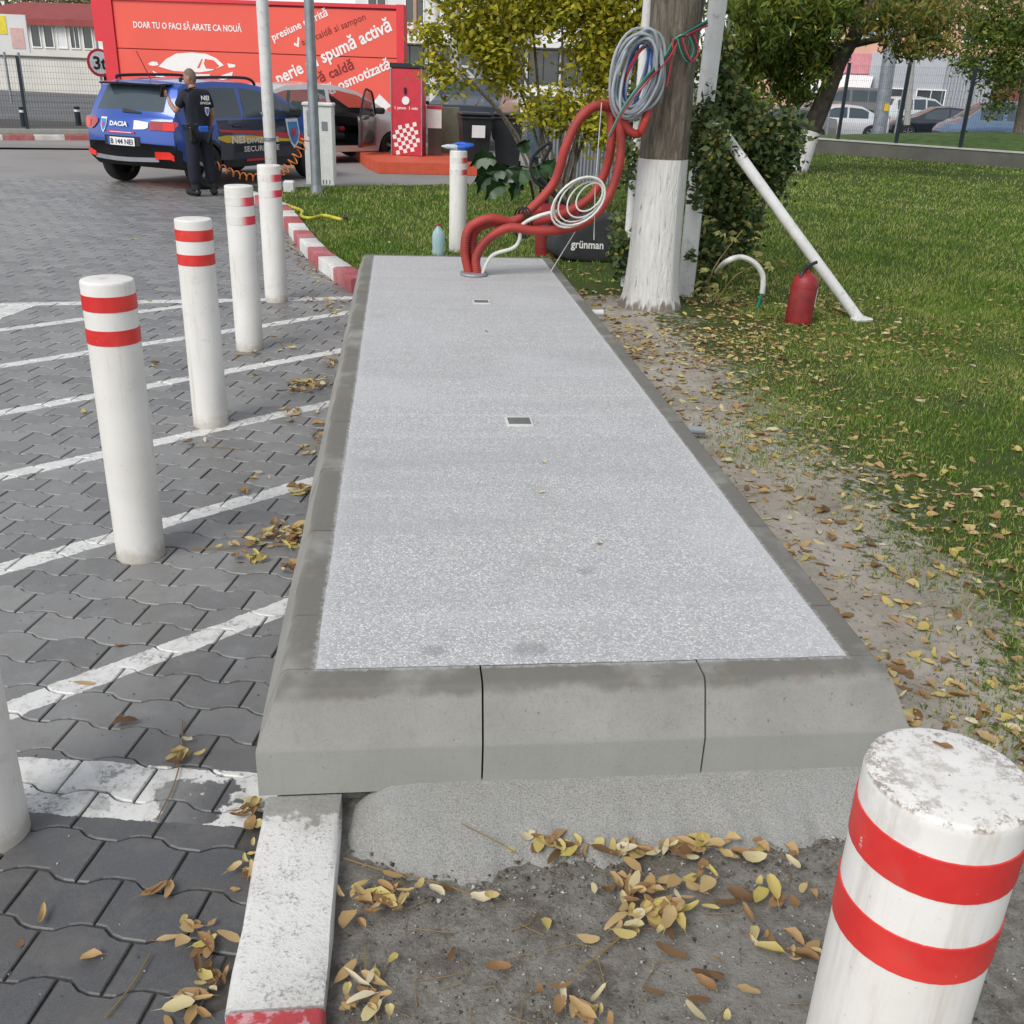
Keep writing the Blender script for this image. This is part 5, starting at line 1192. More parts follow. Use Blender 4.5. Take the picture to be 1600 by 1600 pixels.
LS = [(0, (.13, .075, .035)), (.15, (.28, .16, .07)), (.35, (.40, .25, .11)), (.6, (.50, .37, .18)), (.8, (.52, .43, .12)), (1, (.60, .53, .38))]
island('litter_leaf', LS, .6, .15, nscale=3.0, noise=.1); island('fallen_leaf_mat', LS, .55, .15, obj_random=True, noise=.1, nscale=9)
simple('twig', (.22, .15, .06), .8)

# ================================================================== BIG TREE
def trunk_mesh(c, zs, rad, lean=(0, 0), n=40, seed=1, ridge=.05, wavy=0.0):
    r = random.Random(seed); ph = [r.uniform(0, 6.28) for _ in range(8)]; V = []; m = len(zs)
    for i, z in enumerate(zs):
        R0 = float(np.interp(z, [a for a, b in rad], [b for a, b in rad]))
        for k in range(n):
            a = 2 * math.pi * k / n
            rr = R0 * (1 + ridge * (math.sin(a * 5 + ph[0] + z * .6) * .5 + math.sin(a * 9 + ph[1] - z * 1.1) * .35 + math.sin(a * 15 + ph[2] + math.sin(z * 3 + ph[3])) * .3) + .02 * math.sin(z * 4 + ph[4] + a * 2))
            zz = z + (wavy * (math.sin(a * 7 + ph[5]) + math.sin(a * 13 + ph[6])) if i in (0, m - 1) and wavy else 0)
            V.append((c[0] + lean[0] * z + rr * math.cos(a), c[1] + lean[1] * z + rr * math.sin(a), zz))
    F = [(i * n + k, i * n + (k + 1) % n, (i + 1) * n + (k + 1) % n, (i + 1) * n + k) for i in range(m - 1) for k in range(n)]
    return mesh(V, F, True)
TC = (1.985, 7.85); tr = empty('whitewashed_tree', (TC[0], TC[1], 0), 'thick tree trunk with whitewashed foot beside the platform, cable coil tied on', 'tree')
RAD = [(-.1, .33), (0, .29), (.06, .245), (.15, .222), (.35, .205), (.75, .19), (1.18, .178), (1.75, .170), (2.1, .185), (2.9, .22)]
link('whitewash', trunk_mesh(TC, [-.06, -.02, .02, .06, .1, .15, .2, .27] + list(np.linspace(.35, 1.18, 14)), [(z, r + .004) for z, r in RAD], ridge=.045), MATS['whitewash'], tr, True)
link('trunk', trunk_mesh(TC, list(np.linspace(1.12, 2.9, 26)), RAD, ridge=.06, seed=1), MATS['bark'], tr, True)
limbs(tr, [([(TC[0] - .05, TC[1], 2.6), (TC[0] - .10, TC[1], 2.8), (TC[0] - .30, TC[1] + .1, 3.2), (TC[0] - .9, TC[1] + .3, 4.6)], .115, .05), ([(TC[0] + .05, TC[1] + .02, 2.6), (TC[0] + .10, TC[1] + .03, 2.8), (TC[0] + .3, TC[1], 3.2), (TC[0] + .9, TC[1] - .4, 4.8)], .125, .05)], MATS['bark'], n=14)
Pp = blob_points([(TC[0] - .9, TC[1] + .4, 4.9, 1.5, 1.5, 1.0), (TC[0] + 1.0, TC[1] - .2, 5.2, 1.6, 1.6, 1.1), (TC[0], TC[1] + .8, 5.9, 1.5, 1.5, 1.0)], 5000, 5)
V, F = leaf_cloud(Pp, .11, .45, 6); link('crown', npmesh(V, F), MATS['leaf_green'], tr, True)

# yellow-green shrub ---------------------------------------------------
SB = Vector((2.05, 13.4, 0)); sh = empty('yellow_shrub', SB, 'tall yellow-green shrub with arching stems behind the red hoses', 'shrub')
tips = [(.35, 13.2, 2.0), (.7, 13.6, 2.9), (1.1, 13.1, 2.5), (1.5, 13.8, 3.2), (1.9, 13.2, 3.3), (2.4, 13.6, 3.4), (2.8, 13.3, 2.8), (3.2, 13.7, 3.0), (1.2, 13.5, 1.9), (2.9, 13.9, 2.2), (.75, 13.5, 1.7)]
segs = []
for k, t in enumerate(tips):
    b = SB + Vector((random.uniform(-.18, .18), random.uniform(-.1, .1), 0)); m1 = b.lerp(Vector(t), .35) + Vector((0, 0, .35)); m2 = b.lerp(Vector(t), .7) + Vector((0, 0, .25)); segs.append(([b, m1, m2, Vector(t)], .026, .006))
limbs(sh, segs, MATS['bark'], 'stem', 6)
bl = [(1.0, 13.4, 2.15, .60, .45, .40), (1.5, 13.5, 2.55, .65, .5, .5), (2.1, 13.4, 2.7, .7, .5, .6), (2.8, 13.5, 2.5, .65, .5, .65), (.55, 13.3, 1.75, .38, .3, .32), (1.25, 13.5, 1.75, .45, .35, .30), (2.5, 13.5, 1.9, .6, .4, .45), (3.1, 13.6, 1.9, .45, .4, .5), (.7, 13.3, 2.6, .4, .35, .3), (1.9, 13.3, 1.35, .5, .3, .35), (2.6, 13.3, 1.2, .5, .35, .4), (1.8, 13.4, 3.2, 1.0, .6, .4), (.35, 13.3, 2.15, .25, .25, .2)]
Pp = blob_points(bl, 27000, 21, .1); V, F = leaf_cloud(Pp, .088, .52, 22, .3); link('crown', npmesh(V, F), MATS['leaf_yellowgreen'], sh, True)

# dark climber on the poles behind the trunk ----------------------------
iv = empty('climber_bush', (2.75, 8.9, 0), 'dark green climber smothering the white pipe behind the trunk', 'bush')
def AP(px, py, Y, rx, ry, rz): p = A(px, py, Y); return (p.x, p.y, p.z, rx, ry, rz)
bl = [AP(1140, 150, 9.0, .28, .3, .28), AP(1110, 215, 8.9, .25, .3, .3), AP(1165, 215, 9.0, .35, .35, .36), AP(1210, 240, 9.0, .24, .3, .28), AP(1115, 300, 8.9, .25, .25, .35), AP(1170, 300, 9.0, .33, .3, .33), AP(1110, 380, 8.8, .22, .25, .3), AP(1150, 360, 9.0, .26, .25, .26), AP(1090, 440, 8.6, .2, .2, .2), AP(1120, 100, 9.1, .2, .3, .2),
      AP(985, 260, 8.9, .13, .2, .3), AP(978, 330, 8.9, .14, .2, .3), AP(975, 400, 8.7, .13, .2, .22), AP(1000, 190, 9.2, .2, .2, .3), AP(1230, 205, 9.2, .18, .2, .2)]
bl += [AP(1092, 190, 8.25, .13, .08, .16), AP(1098, 250, 8.25, .14, .08, .2), AP(1090, 310, 8.22, .10, .06, .12), AP(1108, 165, 8.3, .12, .08, .15), AP(1078, 400, 8.22, .06, .05, .06), AP(990, 215, 8.5, .08, .05, .25), AP(985, 290, 8.5, .09, .05, .25), AP(978, 360, 8.45, .10, .05, .2), AP(970, 420, 8.4, .1, .05, .12), AP(1132, 205, 7.88, .12, .07, .13), AP(1118, 235, 7.95, .12, .08, .16), AP(1100, 215, 8.2, .15, .06, .26), AP(1096, 290, 8.2, .13, .06, .16), AP(1150, 245, 7.95, .10, .06, .10), AP(985, 240, 8.6, .09, .06, .26), AP(978, 310, 8.6, .10, .06, .24), AP(972, 385, 8.5, .10, .06, .2), AP(1000, 170, 8.7, .12, .06, .2)]
Pp = blob_points(bl, 24000, 31, .1); V, F = leaf_cloud(Pp, .068, .62, 32, .35); link('crown', npmesh(V, F), MATS['leaf_dark'], iv, True)
segs = [([A(1095, 470, 8.9), A(1110, 380, 8.9), A(1140, 260, 9.0), A(1150, 150, 9.0)], .02, .008), ([A(1185, 360, 9.0), A(1195, 300, 9.0), A(1180, 230, 9.0)], .02, .008), ([A(1100, 460, 8.8), A(1085, 350, 8.8), A(1100, 250, 8.8), A(1130, 160, 8.9)], .014, .006)]
limbs(iv, segs, MATS['bark'], 'stem', 6)

# creeper with pale leaflets at the trunk foot --------------------------
cr = empty('creeper_plant', (2.55, 7.9, 0), 'low creeper with pale five-part leaves at the trunk foot', 'plant')
leafm = MB(); 
for an in (-1.1, -.55, 0, .55, 1.1):
    c_, s_ = math.cos(an), math.sin(an); L_ = .085 - .02 * abs(an); P5 = [(0, 0, 0), (.45 * L_, .22 * L_, .012), (L_, 0, -.01), (.45 * L_, -.22 * L_, .012), (.5 * L_, 0, -.004)]
    leafm.add([(x * c_ - y * s_, x * s_ + y * c_, z) for x, y, z in P5], [(0, 4, 1), (1, 4, 2), (0, 3, 4), (3, 2, 4)])
lm = leafm.me(); lm.materials.append(MATS['leaf_creeper'])
for k, (px, py) in enumerate([(1110, 345), (1128, 365), (1140, 372), (1165, 350), (1180, 362), (1172, 375), (1190, 410), (1205, 415), (1215, 412), (1165, 420), (1175, 432), (1100, 440), (1112, 455), (1122, 450), (1150, 450), (1155, 460), (1098, 460), (1085, 455), (1112, 490), (1180, 440), (1130, 425), (1190, 400), (1105, 425), (1142, 470), (1075, 470)]):
    q = A(px, py, 7.75 + .35 * random.random()); o = link('leaf', lm, None, cr, loc=q - Vector(cr.location), rot=(random.uniform(-1.2, .2), random.uniform(-.5, .5), random.uniform(0, 6.28))); o.scale = [random.uniform(.9, 1.5)] * 3
limbs(cr, [([G(1100, 480), A(1115, 420, 7.9), A(1160, 360, 8.0)], .006, .004), ([G(1110, 485), A(1150, 430, 7.9), A(1200, 410, 8.0)], .006, .004), ([G(1105, 480), A(1098, 450, 7.85), A(1085, 455, 7.8)], .005, .004)], MATS['twig'], 'stem', 5)

# broad-leaved weed by the bollard ---------------------------------------
wd_ = empty('broad_leaf_plant', (1.15, 12.2, 0), 'dark green plant with drooping lobed leaves right of the far bollard', 'plant')
simple('leaf_broad', (.025, .065, .02), .45, var=.3, scale=8)
for k, (px, py, an, L_) in enumerate([(790, 268, 200, .5), (800, 262, 240, .5), (815, 258, 262, .45), (775, 250, 190, .4), (835, 262, 300, .4), (790, 290, 215, .4), (770, 275, 235, .4), (825, 240, 120, .35), (845, 255, 320, .35), (812, 285, 250, .35), (850, 280, 285, .3)]):
    b = A(px, py, 12.2); an = R_(an); lf = MB(); n = 9
    for i in range(n):
        t = i / (n - 1); w = L_ * .32 * math.sin(math.pi * min(1, t * 1.05 + .08)) * (1 if i % 2 else .6); x = b.x + math.cos(an) * L_ * t * .9; z = b.z + math.sin(an) * L_ * t * .55 - .10 * t * t + .05 * math.sin(t * 3)
        ax, az = -math.sin(an), math.cos(an); yy = b.y + .1 * math.sin(k * 2 + t)
        lf.V += [(x + ax * w, yy - .03, z + az * w), (x, yy + .02, z), (x - ax * w, yy - .03, z - az * w)]
    for i in range(n - 1): lf.F += [(i * 3, i * 3 + 1, i * 3 + 4, i * 3 + 3), (i * 3 + 1, i * 3 + 2, i * 3 + 5, i * 3 + 4)]
    o = lf.obj('leaf', MATS['leaf_broad'], wd_, True, True)
limbs(wd_, [([G(835, 330), A(830, 290, 12.2), A(815, 262, 12.2), A(795, 262, 12.2)], .02, .008), ([G(838, 330), A(845, 290, 12.3), A(835, 255, 12.3)], .018, .008)], MATS['leaf_broad'], 'stem', 6)

# right-hand leaning tree with hanging foliage -----------------------------
t2 = empty('leaning_tree', (8.5, 22.0, 0), 'leaning tree with whitewashed foot and drooping leaves on the far lawn', 'tree')
pts = [A(1238, 285, 22), A(1250, 250, 22), A(1266, 205, 22), A(1290, 150, 22), A(1312, 95, 22), A(1345, 40, 22), A(1375, -20, 22)]
MB().tube(pts[:3], [.33, .27, .25, .24, .235, .23, .22, .22, .215], 14, sub=4).obj('whitewash', MATS['whitewash'], t2, True, True)
MB().tube([pts[2] - (pts[2] - pts[1]) * .02] + pts[3:], list(np.linspace(.215, .12, 17)), 12, sub=4).obj('trunk', MATS['bark_dark'], t2, True, True)
limbs(t2, [([A(1312, 95, 22), A(1280, 50, 21.6), A(1230, 10, 21.2), A(1180, -20, 21)], .09, .03), ([A(1330, 70, 22), A(1380, 60, 21.8), A(1430, 50, 21.6), A(1470, 40, 21.4)], .08, .02), ([A(1300, 120, 22), A(1260, 90, 22.4), A(1210, 80, 22.6)], .06, .02), ([A(1360, 10, 22), A(1340, -40, 22), A(1300, -90, 22)], .1, .04)], MATS['bark_dark'])
bl = []; rr = random.Random(5)
for px, py, w, h in [(1140, 30, 50, 40), (1180, 70, 50, 45), (1170, 120, 45, 35), (1215, 110, 40, 45), (1250, 60, 50, 50), (1240, 140, 30, 30), (1210, 20, 60, 40), (1290, 30, 50, 40), (1290, 90, 30, 35), (1130, 80, 30, 40), (1330, 20, 50, 35), (1390, 30, 50, 30), (1440, 40, 50, 35), (1420, 75, 35, 20), (1480, 30, 40, 30), (1270, 120, 28, 30), (1175, 165, 28, 20), (1470, 70, 25, 20), (1240, 10, 90, 50), (1400, -10, 100, 40)]:
    p_ = A(px, py, 22 + rr.uniform(-1.2, .8)); k = 23 / FP; bl.append((p_.x, p_.y, p_.z, w * k, .7, h * k))
lt = [b for b in bl if b[0] < A(1300, 50, b[1]).x]; rt = [b for b in bl if b[0] >= A(1300, 50, b[1]).x]
Pp = blob_points(lt, 19000, 41, .05); V, F = leaf_cloud(Pp, .18, .28, 42, 1.0); link('crown', npmesh(V, F), MATS['leaf_green'], t2, True)
Pp = blob_points(rt, 9500, 43, .05); V, F = leaf_cloud(Pp, .16, .30, 44, .9); link('crown', npmesh(V, F), MATS['leaf_autumn'], t2, True)
# shrub / tree at far right
t3 = empty('evergreen_tree', (17.5, 28.6, .5), 'dense green tree at the upper right corner behind the fence', 'tree')
bl = [AP(1570, 110, 28.5, 1.0, .9, .8), AP(1545, 60, 28.5, .9, .9, .8), AP(1600, 40, 28.8, 1.2, 1, 1.0), AP(1510, 95, 28.3, .5, .6, .5), AP(1560, 160, 28.6, .5, .6, .45), AP(1640, 100, 28.8, 1.0, 1, 1.0), AP(1540, 10, 28.6, .8, .8, .6)]
Pp = blob_points(bl, 15000, 51, .1); V, F = leaf_cloud(Pp, .15, .4, 52, .5); link('crown', npmesh(V, F), MATS['leaf_green'], t3, True)
limbs(t3, [([(17.5, 28.6, .4), (17.4, 28.6, 1.6), (17.2, 28.6, 3.2)], .16, .06)], MATS['bark'], 'trunk', 10)
# thin trees far behind the left building
for k, (px, py, Y, w, h, n) in enumerate([(10, 10, 105, 3.0, 2.6, 900), (60, 20, 102, 3.4, 2.2, 1300), (110, 12, 100, 3.6, 2.8, 1500), (150, 8, 103, 2.8, 2.6, 1100)]):
    c = A(px, py, Y); e = empty('far_tree', (c.x, Y, 0), ['sparse brown tree above the billboard at upper left corner', 'olive tree behind the left end of the red roof', 'yellowish tree behind the middle of the red roof', 'brown tree touching the red wall top at left'][k], 'tree', 'autumn trees behind the low building')
    Pp = blob_points([(c.x, Y, c.z, w, 2, h), (c.x + 1, Y, c.z + 2, w * .8, 2, h)], n, 60 + k, .1); V, F = leaf_cloud(Pp, .45, .5, 70 + k); link('crown', npmesh(V, F), MATS['leaf_far'], e, True)
    limbs(e, [([(c.x, Y, 0), (c.x, Y, c.z), (c.x + .3, Y, c.z + 4)], .25, .05), ([(c.x, Y, c.z - 1), (c.x - 1.2, Y, c.z + 2), (c.x - 1.6, Y, c.z + 4)], .12, .04), ([(c.x, Y, c.z - 1), (c.x + 1.5, Y, c.z + 2.5), (c.x + 1.7, Y, c.z + 4)], .12, .04)], MATS['bark'], 'trunk')

# ================================================================== PIPES, HOSES, CABLES BY THE TREE
def hose(name, pts, r, mat, label, cat='hose', group=None, Y=7.6, sub=8, n=9):
    P = [p if isinstance(p, Vector) else A(p[0], p[1], p[2] if len(p) > 2 else Y) for p in pts]
    if name == 'red_conduit': sub = 20; m_ = (len(P) - 1) * sub + 1; r = [r * (1.05 if k % 2 else .95) for k in range(m_)]
    o = MB().tube(P, r, n, sub=sub).obj(name, mat, None, True); return tag(o, label, cat, group)
B0 = Vector((.50, 7.44, .345)); GRP = 'red conduits tied together'
RCR = .034
hose('red_conduit', [B0, A(726, 390, 7.45), A(734, 356, 7.45), A(765, 341, 7.45), A(800, 346, 7.5), A(828, 328, 7.55), A(866, 285, 7.55), A(884, 230, 7.5), A(905, 186, 7.5), A(930, 166, 7.55), A(955, 167, 7.62)], RCR, MATS['conduit_red'], 'red conduit arching highest on the left of the bundle', group=GRP)
hose('red_conduit', [B0 + Vector((.04, .05, 0)), A(738, 392, 7.5), A(742, 362, 7.5), A(768, 348, 7.5), A(812, 352, 7.52), A(868, 338, 7.6), A(918, 312, 7.65), A(944, 272, 7.65), A(955, 222, 7.62), A(953, 155, 7.65)], RCR, MATS['conduit_red'], 'middle red conduit rising upright to the cable coil', group=GRP)
hose('red_conduit', [B0 + Vector((.06, -.01, 0)), A(744, 402, 7.42), A(762, 374, 7.42), A(795, 356, 7.42), A(835, 360, 7.42), A(885, 358, 7.45), A(925, 340, 7.5), A(955, 298, 7.55), A(970, 240, 7.55), A(967, 165, 7.58)], RCR, MATS['conduit_red'], 'lowest red conduit sweeping closest to the platform', group=GRP)
hose('red_conduit', [A(972, 188, 7.55), A(984, 205, 7.55), A(997, 209, 7.55), A(1005, 196, 7.55), A(1014, 165, 7.6)], RCR * .9, MATS['conduit_red'], 'short red conduit bent in a U against the trunk')
o = MB().lathe([(.10, 0), (.105, .008), (.10, .02), (.02, .022)], 20, (.53, 7.43, .353)).obj('sleeve_ring', MATS['galv_sheet']); tag(o, 'grey collar ring round the conduits on the platform top', 'collar')
st = MB()
for k in range(3): st.tube([A(812 + k * 5 + 9 * math.cos(a), 348 + 24 * math.sin(a), 7.50 - .075 * math.cos(a * 1 + .5)) for a in np.linspace(0, 6.28, 13)], .007, 6)
tag(st.obj('tie_strap', MATS['cable_black']), 'black cable tied round the red conduits', 'strap')
hose('white_cable', [Vector((.585, 7.42, .35)), A(768, 400, 7.42), A(800, 388, 7.42), A(811, 376, 7.42), A(816, 352, 7.42), A(840, 338, 7.4), A(870, 330, 7.4)], .014, MATS['cable_white'], 'thick white cable curving out of the platform beside the conduits', 'cable')
for k, (cx, cy, rx, ry, tl) in enumerate([(902, 316, 48, 30, -.75), (908, 312, 42, 27, -.75), (914, 312, 33, 22, -.8), (921, 308, 26, 16, -.85), (905, 314, 46, 31, -.70)]):
    P = []
    for a in np.linspace(0, 2 * math.pi, 25):
        u, v = rx * math.cos(a), ry * math.sin(a); P.append(A(cx + u * math.cos(tl) - v * math.sin(tl), cy + u * math.sin(tl) + v * math.cos(tl), 7.36 + .02 * math.sin(a + k)))
    if k == 0: wc = empty('white_cable_coil', P[0], 'loops of thin white cable hung on the red conduits', 'cable coil')
    MB().tube(P, .0085 if k in (0, 4) else .006, 6, cap=False).obj('loop', MATS['cable_white'], wc, True, True)
hose('thin_wire', [Vector((1.13, 7.6, .36)), A(905, 352, 7.5)], .004, MATS['cable_white'], 'thin pale wire from platform corner up to conduits', 'wire', sub=1, n=5)
hose('thin_wire', [A(940, 160, 7.45), A(930, 290, 7.4), A(928, 375, 7.4)], .003, MATS['cable_white'], 'thin white string hanging down in front of the black bag', 'wire', sub=1, n=5)
gc = empty('cable_coil', A(995, 120, 7.55), 'big coil of grey and blue cables hanging against the trunk', 'cable coil')
rr = random.Random(9)
for k in range(15):
    rx, ry = (rr.uniform(22, 40), rr.uniform(58, 76)) if k < 10 else (rr.uniform(10, 22), rr.uniform(50, 62)); cx, cy = 996 + rr.uniform(-5, 6), 118 + rr.uniform(-7, 8); tl = .28 + rr.uniform(-.06, .06); P = []
    f1, f2 = rr.uniform(0, 6), rr.uniform(0, 6)
    for a in np.linspace(0, 2 * math.pi, 33):
        wv = 1 + .06 * math.sin(2 * a + f1) + .04 * math.sin(3 * a + f2); u, v = rx * wv * math.cos(a), ry * wv * math.sin(a); P.append(A(cx + u * math.cos(tl) - v * math.sin(tl), cy + u * math.sin(tl) + v * math.cos(tl), 7.52 + k * .006 + .03 * math.sin(a * 2 + k)))
    MB().tube(P, .011 if k < 12 else .009, 7, cap=False).obj('cable', MATS['cable_grey' if k not in (12, 13, 10) else ('cable_blue' if k != 10 else 'cable_red')], gc, True, True)
for k, (c_, dx, nm) in enumerate((('cable_black', 0, 'black'), ('cable_red', 4, 'red'), ('cable_green', -4, 'green'))):
    P = [A(952 + dx * .3, 214, 7.45), A(975 + dx * .5, 170, 7.45), A(1005 + dx, 130, 7.46), A(1040 + dx, 92, 7.55), A(1058 + dx, 62, 7.62), A(1075 + dx, 52, 7.62), A(1105, 36 + dx, 7.75)]
    hose('tie_wire', P, .008, MATS[c_], '%s wire pulled tight from the conduits round the trunk' % nm, 'wire', n=6)
    hose('tie_wire', [A(1062 + dx, 58, 7.6), A(1068 + dx, 80, 7.58), A(1078 + dx, 96, 7.58), A(1088 + dx, 78, 7.6), A(1080 + dx, 54, 7.62)], .006, MATS[c_], '%s wire loop knotted high on the trunk' % nm, 'wire', n=6)
hose('tie_wire', [A(1052, 60, 7.6), A(1048, 100, 7.58), A(1042, 135, 7.58)], .008, MATS['cable_red'], 'loose red wire end hanging on the trunk', 'wire', n=6)
pole('white_pipe', [A(1072, 445, 8.35) + Vector((0, 0, -.3)), A(1084, 330, 8.4), A(1102, 160, 8.45), A(1122, 0, 8.5), A(1135, -120, 8.55)], .072, MATS['pipe_white'], 'white pipe rising beside the trunk through the climber', 'pipe')
q = A(1013, 0, 8.75); pole('white_pipe', [(q.x, 8.75, -.02), (q.x, 8.75, 3.6)], .042, MATS['pipe_white'], 'thin white post left of the trunk behind the cable coil', 'pipe')
lp = empty('leaning_pipe', G(1343, 507), 'long white pipe leaning from the lawn up into the climber', 'pipe'); MB().tube([G(1343, 505) + Vector((0, 0, .02)), A(1240, 360, 7.75), A(1135, 215, 8.0), A(1118, 190, 8.05)], .043, 14).obj('shaft', MATS['pipe_white'], lp, True, True)
MB().box((.02, .02, .02), (.16, .10, .06), rz=.3, bev=.01).obj('foot', MATS['pipe_white'], lp)
ex = empty('fire_extinguisher', G(1245, 510), 'red fire extinguisher standing on the grass under the leaning pipe', 'extinguisher'); ex.rotation_euler = (R_(-3), R_(4), 0)
MB().lathe([(.085, 0), (.098, .015), (.102, .05), (.102, .33), (.096, .36), (.078, .392), (.045, .41), (.026, .415), (.026, .44), (.001, .44)], 26, (0, 0, 0)).obj('cylinder', MATS['extinguisher_red'], ex, True)
MB().lathe([(.104, .300), (.104, .310)], 26, (0, 0, 0), cap=False).obj('weld_ring', MATS['extinguisher_red'], ex, True)
h_ = MB(); h_.box((0, 0, .455), (.04, .05, .04), bev=.008); h_.bar((-.03, 0, .45), (.06, 0, .50), .02); h_.tube([(-.02, -.02, .46), (-.06, -.04, .42), (-.07, -.05, .38)], .012, 7); h_.obj('valve', MATS['plastic_black'], ex)
V = [( .1035 * math.cos(a), .1035 * math.sin(a), z) for a in np.linspace(-.75, .05, 8) for z in (.17, .31)]; link('label_sheet', mesh(V, [(i * 2, i * 2 + 2, i * 2 + 3, i * 2 + 1) for i in range(7)], True), MATS['letter_white'], ex)
hose('bent_hose', [G(1120, 425, .28), A(1135, 409, 7.6), A(1158, 402, 7.6), A(1180, 412, 7.6), A(1192, 432, 7.6), A(1191, 458, 7.6)], .022, MATS['cable_white'], 'pale hose bent in an arch above the creeper', 'hose')
hose('green_tube', [A(1191, 455, 7.6), A(1187, 470, 7.6), A(1183, 480, 7.6)], .014, MATS['cable_green'], 'short green tube end below the arched pale hose', 'hose')

# leaf blower bag, second extinguisher, bottle, brush, hoses on the lawn -----------
bgp = G(905, 409); bag = empty('garden_vacuum', bgp, 'black collecting bag of a red garden vacuum behind the platform corner', 'garden vacuum')
V = []; prof = [(-.32, 0, .30), (-.34, .10, .33), (-.33, .28, .36), (-.10, .42, .20), (.20, .50, .16), (.42, .40, .18), (.60, .20, .20), (.68, .02, .22)]
n = 14; top = [(-.33, .0), (-.36, .18), (-.30, .36), (-.05, .46), (.15, .52), (.32, .48), (.50, .30), (.66, .10), (.70, 0)]
V = []
for k, (x, z) in enumerate(top):
    th = .17 if 0 < k < len(top) - 1 else .12
    V += [(x, -th, z), (x, th, z)]
cx_, cz_ = .15, .2
sub = MB(); m = len(top)
ring0 = [(x, z) for x, z in top]
for lay, (sc_, yy) in enumerate([(.80, -.20), (.95, -.165), (1.0, -.08), (1.0, .08), (.95, .165), (.80, .20)]):
    sub.V += [(cx_ + (x - cx_) * sc_ + .01 * math.sin(k * 2 + lay), yy + .012 * math.sin(k * 3), max(.0, cz_ + (z - cz_) * sc_)) for k, (x, z) in enumerate(ring0)]
for l in range(5): sub.F += [(l * m + k, l * m + k + 1, (l + 1) * m + k + 1, (l + 1) * m + k) for k in range(m - 1)] + [(l * m + m - 1, l * m, (l + 1) * m, (l + 1) * m + m - 1)]
sub.F += [tuple(range(m - 1, -1, -1)), tuple(5 * m + k for k in range(m))]
ob = sub.obj('bag', MATS['bag_fabric'], bag, True, sharp=70); sm = ob.modifiers.new('s', 'SUBSURF'); sm.levels = sm.render_levels = 2
lettering('bag_text', 'grünman', MATS['letter_white'], ob, lambda x, y: (-.13 + x, -.205, .17 + y - .02 * x), .02, .33, .11)
MB().box((-.22, .12, .46), (.5, .2, .18), bev=.06).obj('motor_housing', MATS['extinguisher_red'], bag)
MB().tube([(-.05, .08, .5), (-.35, .08, .68), (-.50, .08, .80), (-.52, .08, .98), (-.38, .08, 1.12), (-.34, .08, 1.10), (-.42, .08, .95)], .018, 7, sub=5).obj('handle', MATS['plastic_black'], bag, True)
MB().tube([(-.1, .1, .5), (-.45, .1, .80)], .028, 8).obj('tube', MATS['cable_black'], bag, True)
e2 = empty('fire_extinguisher', G(848, 402), 'dark red extinguisher half hidden behind the platform far edge', 'extinguisher')
MB().lathe([(.08, 0), (.085, .03), (.085, .42), (.07, .47), (.03, .50), (.025, .56), (.001, .56)], 20, (0, 0, 0)).obj('cylinder', MATS['extinguisher_red'], e2, True); MB().box((0, 0, .58), (.05, .12, .05), bev=.01).obj('valve', MATS['plastic_black'], e2)
MB().lathe([(.0865, .30), (.0865, .36)], 20, (0, 0, 0), cap=False).obj('label_sheet', MATS['cable_grey'], e2, True)
hose('red_post', [G(867, 404, 0), G(867, 404, 0) + Vector((0, 0, .48))], .055, MATS['conduit_red'], 'bright red post between the extinguisher and the black bag', 'post', sub=1, n=14)
bt = empty('water_bottle', G(685, 399, .03), 'clear blue plastic water bottle on the grass left of the far bollard', 'bottle')
MB().lathe([(.04, 0), (.062, .01), (.064, .05), (.060, .08), (.064, .11), (.064, .20), (.05, .24), (.022, .275), (.02, .29)], 20, (0, 0, 0), cap=True).obj('bottle_body', MATS['bottle_plastic'], bt, True); MB().lathe([(.023, .29), (.023, .31), (.001, .31)], 14, (0, 0, 0)).obj('cap', MATS['conduit_red'], bt, True)
br = empty('wash_brush', (.575, 10.52, 1.022), 'blue and grey wash mitt lying on top of the far bollard', 'brush'); br.scale = (.85, .85, .62)
def lump(pts, r, mat, nm):
    o = MB().tube(pts, r, 10, sub=4).obj(nm, mat, br, True); return o
lump([(-.20, .0, .05), (-.13, -.02, .05), (-.06, -.03, .045), (.0, -.03, .045)], [.01, .04, .045, .03], MATS['brush_grey'], 'grey_half'); lump([(-.03, -.03, .045), (.06, -.02, .05), (.13, .0, .07), (.17, .02, .09)], [.035, .05, .05, .02], MATS['brush_blue'], 'blue_half'); lump([(-.10, .05, .06), (0, .06, .09), (.08, .04, .09), (.12, .02, .07)], [.015, .03, .03, .01], MATS['brush_blue'], 'blue_fold')
hose('yellow_hose', [G(447, 320, .05), G(460, 325, .05), G(472, 330, .05), G(471, 338, .05), G(485, 341, .05), G(505, 337, .06), G(525, 341, .06), G(535, 344, .05)], .022, MATS['yellow_hose'], 'short yellow hose lying in the grass left', 'hose')
tag(MB().lathe([(.02, 0), (.05, .02), (.05, .05), (.001, .06)], 12, tuple(G(538, 346, .02))).obj('valve_cover', MATS['plastic_black']), 'black cap in the grass at the yellow hose end', 'cap')
def helix(a, b, turns, r, n=14):
    a, b = Vector(a), Vector(b); d = (b - a).normalized(); u = d.cross(Vector((0, 1, 0))).normalized(); v = d.cross(u); P = []
    for k in range(turns * n + 1): t = k / (turns * n); P.append(a + (b - a) * t + u * (r * math.cos(2 * math.pi * k / n)) + v * (r * math.sin(2 * math.pi * k / n)) + Vector((0, 0, -.25 * math.sin(math.pi * t) * .4)))
    return P
oc = empty('coiled_air_hose', G(440, 290), 'orange coiled air hose stretched along the blue car to the cabinet', 'hose')
